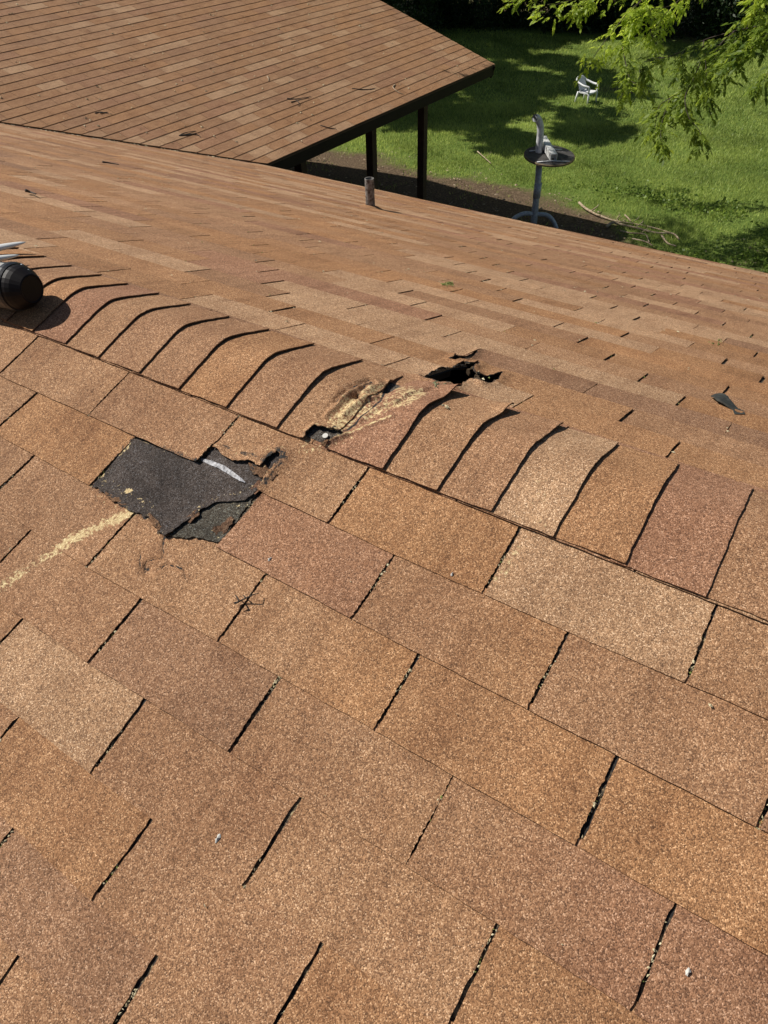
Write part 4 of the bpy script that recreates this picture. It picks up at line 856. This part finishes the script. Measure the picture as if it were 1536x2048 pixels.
# fallen branches on the grass
random.seed(3)
FB = [([(1158,406),(1170,418),(1188,428),(1200,434)], .022, .015, 'thick bleached branch piece pointing at the corner of the roof shadow'),
([(1200,434),(1225,441),(1262,448),(1300,455),(1345,470)], .015, .009, 'long thin branch lying above the others in the pile'),
([(1212,456),(1224,449),(1240,450),(1270,458),(1310,466),(1345,470),(1358,482)], .024, .012, 'longest pale branch with a curled left end in the pile'),
([(1250,430),(1256,440),(1262,444)], .014, .008, 'short upright forked twig rising from the branch pile'),
([(1238,445),(1234,438),(1240,432)], .010, .006, 'small curved twig beside the forked one in the pile'),
([(1240,463),(1262,469),(1290,472),(1298,486)], .014, .008, 'thin bent branch below the longest one'),
([(1264,478),(1290,487),(1305,494)], .012, .008, 'short straight stick nearest the eave in the pile'),
([(1322,474),(1335,488),(1352,494)], .016, .010, 'short thick stick at the right end of the pile'),
([(955,303),(963,312),(972,318),(982,330)], .012, .006, 'lone pale stick on the grass right of the porch post'),
([(1130,400),(1145,402)], .008, .005, 'tiny pale stick on the soil left of the branch pile')]
for pts, r0, r1, lb in FB:
    W_ = [ground(p, GZ+.03+r0*.7) for p in pts]; b0 = W_[0]; P = catmull([w_-b0+np.array([0, 0, random.uniform(0, .03)]) for w_ in W_], 5)
    o = empty('fallen_branch', tuple(b0)); tag(o, lb, 'branch', 'dead branches on the ground'); mb = MB(); mb.tube(P, list(np.linspace(r0, r1, len(P))), 8, rough=.3); mb.build('stem', M_STICK, o, True)
    if len(pts) > 3:
        q = P[len(P)//2]; mb = MB(); mb.tube([q, q+np.array([.06, .12, .05]), q+np.array([.05, .22, .06])], [r1*.8, r1*.6, r1*.4], 6); mb.build('side_twig', M_STICK, o, True)
# ------------------------------------------------------------ things on the roof
# black ribbed device at the left edge of the ridge
rD = .053; nN = np.array([0, -ST, CT])
dd_ = 1.5
while (at((36, 574), dd_) @ nN) > .067: dd_ += .002
ctr = Vector(at((36, 574), dd_)); dvp = ctr-Vector(nN)*.056; dv = tag(empty('ribbed_device', tuple(dvp)), 'black ribbed plastic device with rounded end and white blades on the ridge', 'device')
ax = Vector((.95, .14, .07)).normalized(); ua = ax.cross(Vector((0, 0, 1))).normalized(); ub = ua.cross(ax); cC = ctr-dvp
def ring(t, r, n=40, rib=0): 
    return [cC+ax*t+(ua*math.cos(6.2832*j/n)+ub*math.sin(6.2832*j/n))*(r*(1-(rib if (j % 5 == 0) else 0))) for j in range(n)]
def lathe(prof, name, m, rib=0, smooth=False, n=40):
    mb = MB(); V = []
    for t, r in prof: V += ring(t, r, n, rib)
    F = [(q*n+j, q*n+(j+1) % n, (q+1)*n+(j+1) % n, (q+1)*n+j) for q in range(len(prof)-1) for j in range(n)]+[tuple((len(prof)-1)*n+j for j in range(n)), tuple(range(n))[::-1]]
    mb.add(V, F); return mb.build(name, m, dv, smooth)
lathe([(-.22, rD*.94), (-.018, rD*.98), (-.014, rD*.93)], 'ribbed_body', M_BLACK, .12)
lathe([(-.014, rD*.90), (-.013, rD*1.035), (-.003, rD*1.035), (.004, rD*.985), (.004, rD*.94)], 'collar_ring', M_BLACK, 0)
lathe([(.003, rD*.955), (.014, rD*.93), (.024, rD*.86), (.044, rD*.62), (.0455, rD*.57), (.0435, rD*.53), (.0435, rD*.03)], 'end_cap', M_BLACK2, 0, n=30)
mb = MB(); mb.tube([cC+ax*.030+ua*-.020+ub*.036, cC+ax*.036+ua*-.036+ub*.012], .0016, 6); mb.build('highlight_bar', M_STEEL, dv)  # highlight on the end cap drawn as a thin pale bar
mb = MB(); mb.tube([cC+ax*-.002+ua*-.027+ub*.040, cC+ax*.009+ua*-.027+ub*.040], .004, 8); mb.build('screw', M_STEEL, dv)
for (a, b, r) in (((-60,508),(52,484),.016), ((-60,526),(39,510),.014)):
    A_, B_ = (at(a, 1.90), at(b, 2.02)) if r > .015 else (at(a, 1.78), at(b, 1.90)); mb = MB(); P = [Vector(A_).lerp(Vector(B_), t)-dvp for t in np.linspace(0, 1, 12)]; n = 10; V = []; d_ = (P[-1]-P[0]).normalized(); s_ = d_.cross(Vector((0, 0, 1))).normalized(); u_ = s_.cross(d_)
    for i, p in enumerate(P): t = i/11; rr = r*(1-.75*max(0, t-.35)/.65*max(0, t-.35)/.65) if i < 11 else r*.05; V += [p+s_*math.cos(6.2832*j/n)*rr+u_*math.sin(6.2832*j/n)*rr*.5 for j in range(n)]
    mb.add(V, [(q*n+j, q*n+(j+1) % n, (q+1)*n+(j+1) % n, (q+1)*n+j) for q in range(11) for j in range(n)]+[tuple(11*n+j for j in range(n)), tuple(range(n))[::-1]]); mb.build('blade', M_WHITE, dv, True)
mb = MB(); P = [Vector(at(u, 1.93))-dvp for u in ((-70,520),(-22,514),(-12,522),(-12,540))]; mb.tube(P, [.02, .018, .014, .02], 10); mb.build('hub', M_BLACK, dv, True)
# torn felt scrap
pl = pf([(1420,798),(1428,797),(1440,799),(1452,804),(1460,812),(1467,816),(1476,821),(1487,826),(1488,833),(1468,832),(1464,824),(1455,821),(1440,816),(1430,811)])
a = np.array(pl); X, D = np.meshgrid(np.linspace(a[:, 0].min(), a[:, 0].max(), 60), np.linspace(a[:, 1].min(), a[:, 1].max(), 60)); mb = MB()
H = .010+.006*np.sin((X-a[:, 0].min())*60)+.002*fbm(X, D, 60, 3, 1); sheet(mb, X, D, H, PF, np.ones(X.shape+(3,)), np.zeros(X.shape+(3,)), thick=.004, keep=[pl])
tag(mb.build('felt_scrap', M_SCRAP), 'torn dark strip of roofing felt lying loose on the far slope', 'roofing scrap')
# twigs
nW = np.array([T, 0, 1.]); kW = T*WX+WZ
def onwing(u, h=.02): p = hit(u, nW, kW+h); return p
def onfar(u, h=.012): return hit(u, np.array([0, ST, CT]), h)
def onnear(u, h=.012): return hit(u, np.array([0, -ST, CT]), h)
TW = [(onwing, [[(190,226),(202,224),(218,227)], [(200,226),(215,224)]], .006, M_TWIG, 'small dark twig on the porch slope above the valley, leftmost'),
(onwing, [[(358,271),(372,265),(392,262)], [(362,271),(380,268),(396,270),(402,276)], [(358,271),(376,270),(392,266)]], .006, M_TWIG, 'dark forked twig bundle on the porch slope above the valley line'),
(onwing, [[(574,197),(590,198),(605,196),(622,193)], [(582,204),(600,200),(622,193)], [(592,200),(598,206),(596,212)]], .006, M_TWIG, 'dark branching twig in the middle of the porch slope'),
(onwing, [[(704,177),(728,179),(748,177)], [(740,179),(752,176)]], .007, M_TWIG, 'straight dark twig left of the pale curved one'),
(onwing, [[(790,169),(786,174),(792,181),(800,186),(807,188)]], .008, M_STICK, 'pale curved twig near the porch eave'),
(onwing, [[(641,251),(652,254),(664,257),(672,256)]], .007, M_TWIG, 'thin dark twig at the porch eave edge'),
(onwing, [[(535,153),(537,157),(537,162)]], .010, M_STICK, 'short pale stub standing out on the porch slope'),
(onfar, [[(205,324),(220,326),(238,329)]], .006, M_TWIG, 'dark twig on the far slope below the valley'),
(onfar, [[(52,381),(60,384),(72,388)]], .006, M_TWIG, 'dark twig near the left edge of the far slope'),
(onnear, [[(468,1206),(478,1203),(492,1196),(505,1190),(518,1186)], [(478,1203),(474,1194),(470,1190)], [(478,1203),(470,1208)], [(492,1196),(486,1190)]], .0016, M_TWIG, 'small brown twig lying across a slot of the near slope')]
for f, parts, r, m, lb in TW:
    b0 = f(parts[0][0]); o = empty('twig', tuple(b0)); tag(o, lb, 'twig', 'twigs fallen on the roof')
    for q, pts in enumerate(parts):
        P = catmull([f(p, .008+.012*random.random())-b0 for p in pts], 5); mb = MB(); mb.tube(P, list(np.linspace(r, r*.4, len(P))), 7, rough=.3); mb.build('stem' if q == 0 else 'side_twig', m, o, True)
# litter: pale flakes and crumbs caught in slots and scattered
random.seed(9)
def bits(name, n, m, label, placer, smin, smax):
    mb = MB()
    for _ in range(n):
        c, nrm = placer()
        if c is None: continue
        c = Vector(c); s = random.uniform(smin, smax); a = random.random()*6.28; e1 = Vector((math.cos(a), math.sin(a), 0)); e1 = (e1-Vector(nrm)*e1.dot(Vector(nrm))).normalized(); e2 = Vector(nrm).cross(e1); k = random.uniform(.25, .8)
        P = [c-e1*s, c+e2*s*k, c+e1*s*random.uniform(.7, 1.2), c-e2*s*k*random.uniform(.5, 1)]; t_ = Vector(nrm)*s*random.uniform(.3, .7)
        mb.add(P+[c+t_], [(0,1,4),(1,2,4),(2,3,4),(3,0,4),(3,2,1,0)])
    return tag(mb.build(name, m), label, 'litter', kind='stuff')
NNm, NFm, NWm = (0, -ST, CT), (0, ST, CT), (ST, 0, CT)
slot_list = []
for c in range(1, 9):
    for x in np.arange(-3, 6, .5):
        if c in slots and x in slots[c]: tx, td, bx_, bd2 = slots[c][x]; slot_list.append((tx, bd_(c-1, tx), bx_, bd_(c, bx_)))
def pl_slot():
    a = random.choice(slot_list); t = min(1, max(0, random.gauss((a[0]*7.3) % 1, .13))); x = a[0]+(a[2]-a[0])*t+random.gauss(0, .0018); d = a[1]+(a[3]-a[1])*t; return PN(x, d, random.uniform(-.001, .003)), NNm
def pl_near(): return PN(random.uniform(-.7, 1.6), random.uniform(.02, 1.3), .005), NNm
def pl_farslot():
    k = random.randint(0, 24); off = XF0+WT*(-STF*k); j = random.randint(-8, 12); x = off+WT*j+random.gauss(0, .003); d = DF0+EF*(k+random.random())
    if not (-4.4 < x < 2.6): return None, None
    return PF(x, d, random.uniform(0, .004)), NFm
def pl_far():
    x = random.uniform(-6, 2.6); d = random.random()**.8*5
    if d*CT > x+VAL-.2: return None, None
    return PF(x, d, .006), NFm
def pl_valley():
    x = random.uniform(-6.4, -4.6); y = x+VAL-abs(random.gauss(0, .07))-.02; return PF(x, y/CT, .006), NFm
def pl_wing():
    s = random.uniform(.05, 4); q = random.uniform(3.6, 10.5)
    if q < WX-s*CT+VAL+.05: return None, None
    return PWG(q, s, .014), NWm
bits('leaf_litter', 420, M_CREAM, 'pale dry crumbs caught in the slots of the near slope', pl_slot, .0007, .0036)
bits('leaf_litter', 90, M_GREENB, 'green yellow crumbs caught in the slots of the near slope', pl_slot, .0006, .0030)
bits('leaf_litter', 46, M_CREAM, 'pale flakes scattered over the near slope', pl_near, .0010, .0040)
bits('leaf_litter', 700, M_CREAM, 'pale crumbs caught in the slots of the far slope', pl_farslot, .002, .0052)
bits('leaf_litter', 260, M_GREENB, 'green crumbs caught in the slots of the far slope', pl_farslot, .002, .005)
bits('leaf_litter', 190, M_CREAM, 'pale flakes scattered over the far slope', pl_far, .003, .008)
def pl_soil():
    x = random.uniform(-9, 1); y = random.uniform(9.3, 13.2)
    if soil(np.array(x), np.array(y)) < .3: return None, None
    return (x, y, GZ+.02+.02), (0, 0, 1)
bits('leaf_litter', 620, M_STICK, 'dead leaves and wood bits strewn over the bare soil', pl_soil, .010, .040)
bits('leaf_litter', 110, M_CREAM, 'pale flecks on the bare soil behind the house', pl_soil, .008, .022)
bits('leaf_litter', 160, M_CREAM, 'dry litter collected along the valley', pl_valley, .004, .012)
bits('leaf_litter', 330, M_CREAM, 'pale flakes scattered over the porch wing slope', pl_wing, .006, .019)
# pale droppings on the near slope
for u, sz, lb in (((438,1678), .0075, 'white dropping splash in the lower part of the near slope'), ((541,1121), .006, 'small whitish splash on the reddish tab'), ((905,1150), .0045, 'tiny whitish speck right of the reddish tab'), ((1375,1945), .006, 'pale flake near the lower right corner')):
    x, d = near_xd(u); mb = MB(); n = 12; V = [PN(x, d, .0075)]+[PN(x+sz*random.uniform(.35, 1)*math.cos(6.28*j/n)*.6, d+sz*random.uniform(.5, 1.1)*math.sin(6.28*j/n), .0045) for j in range(n)]
    mb.add(V, [(0, 1+j, 1+(j+1) % n) for j in range(n)]); tag(mb.build('splash', plain('chalky white', (.72, .70, .64), .9)), lb, 'dropping', 'pale splashes on the near slope')
# dry leaf clumps at the hole
def clump(us, f, n, spread, label, m, s0=.004, s1=.010):
    mb = MB()
    for _ in range(n):
        u = random.choice(us); c = Vector(f(u, random.uniform(.004, .016)))+Vector((random.gauss(0, spread), random.gauss(0, spread), 0)); a = random.random()*6.28; s = random.uniform(s0, s1)
        e = Vector((math.cos(a), math.sin(a), random.uniform(-.5, .8))).normalized(); b = e.cross(Vector((random.random(), random.random(), 1))).normalized(); mb.add([c-e*s, c+b*s*.35, c+e*s, c-b*s*.35, c+Vector((0, 0, s*.3))], [(0,1,4),(1,2,4),(2,3,4),(3,0,4)])
    return tag(mb.build('leaf_clump', m), label, 'dry leaves')
clump([(868,773),(882,776),(895,779),(880,770)], onfar, 46, .006, 'grey green dry leaf clump caught at the lower lip of the black hole', plain('dry grey green leaf', (.30, .30, .17), .8, c2=(.14, .15, .07)))
clump([(888,810),(893,814)], onfar, 10, .003, 'tiny pale curled leaf under the lifted ridge cap', M_CREAM, .003, .007)
clump([(890,568),(896,569),(900,567)], onfar, 30, .006, 'green catkin tuft in the middle of the far slope', M_GREENB, .005, .012)
clump([(1425,685),(1438,687),(1440,682)], onfar, 14, .006, 'green sprig on the far slope above the felt scrap', M_GREENB, .004, .009)
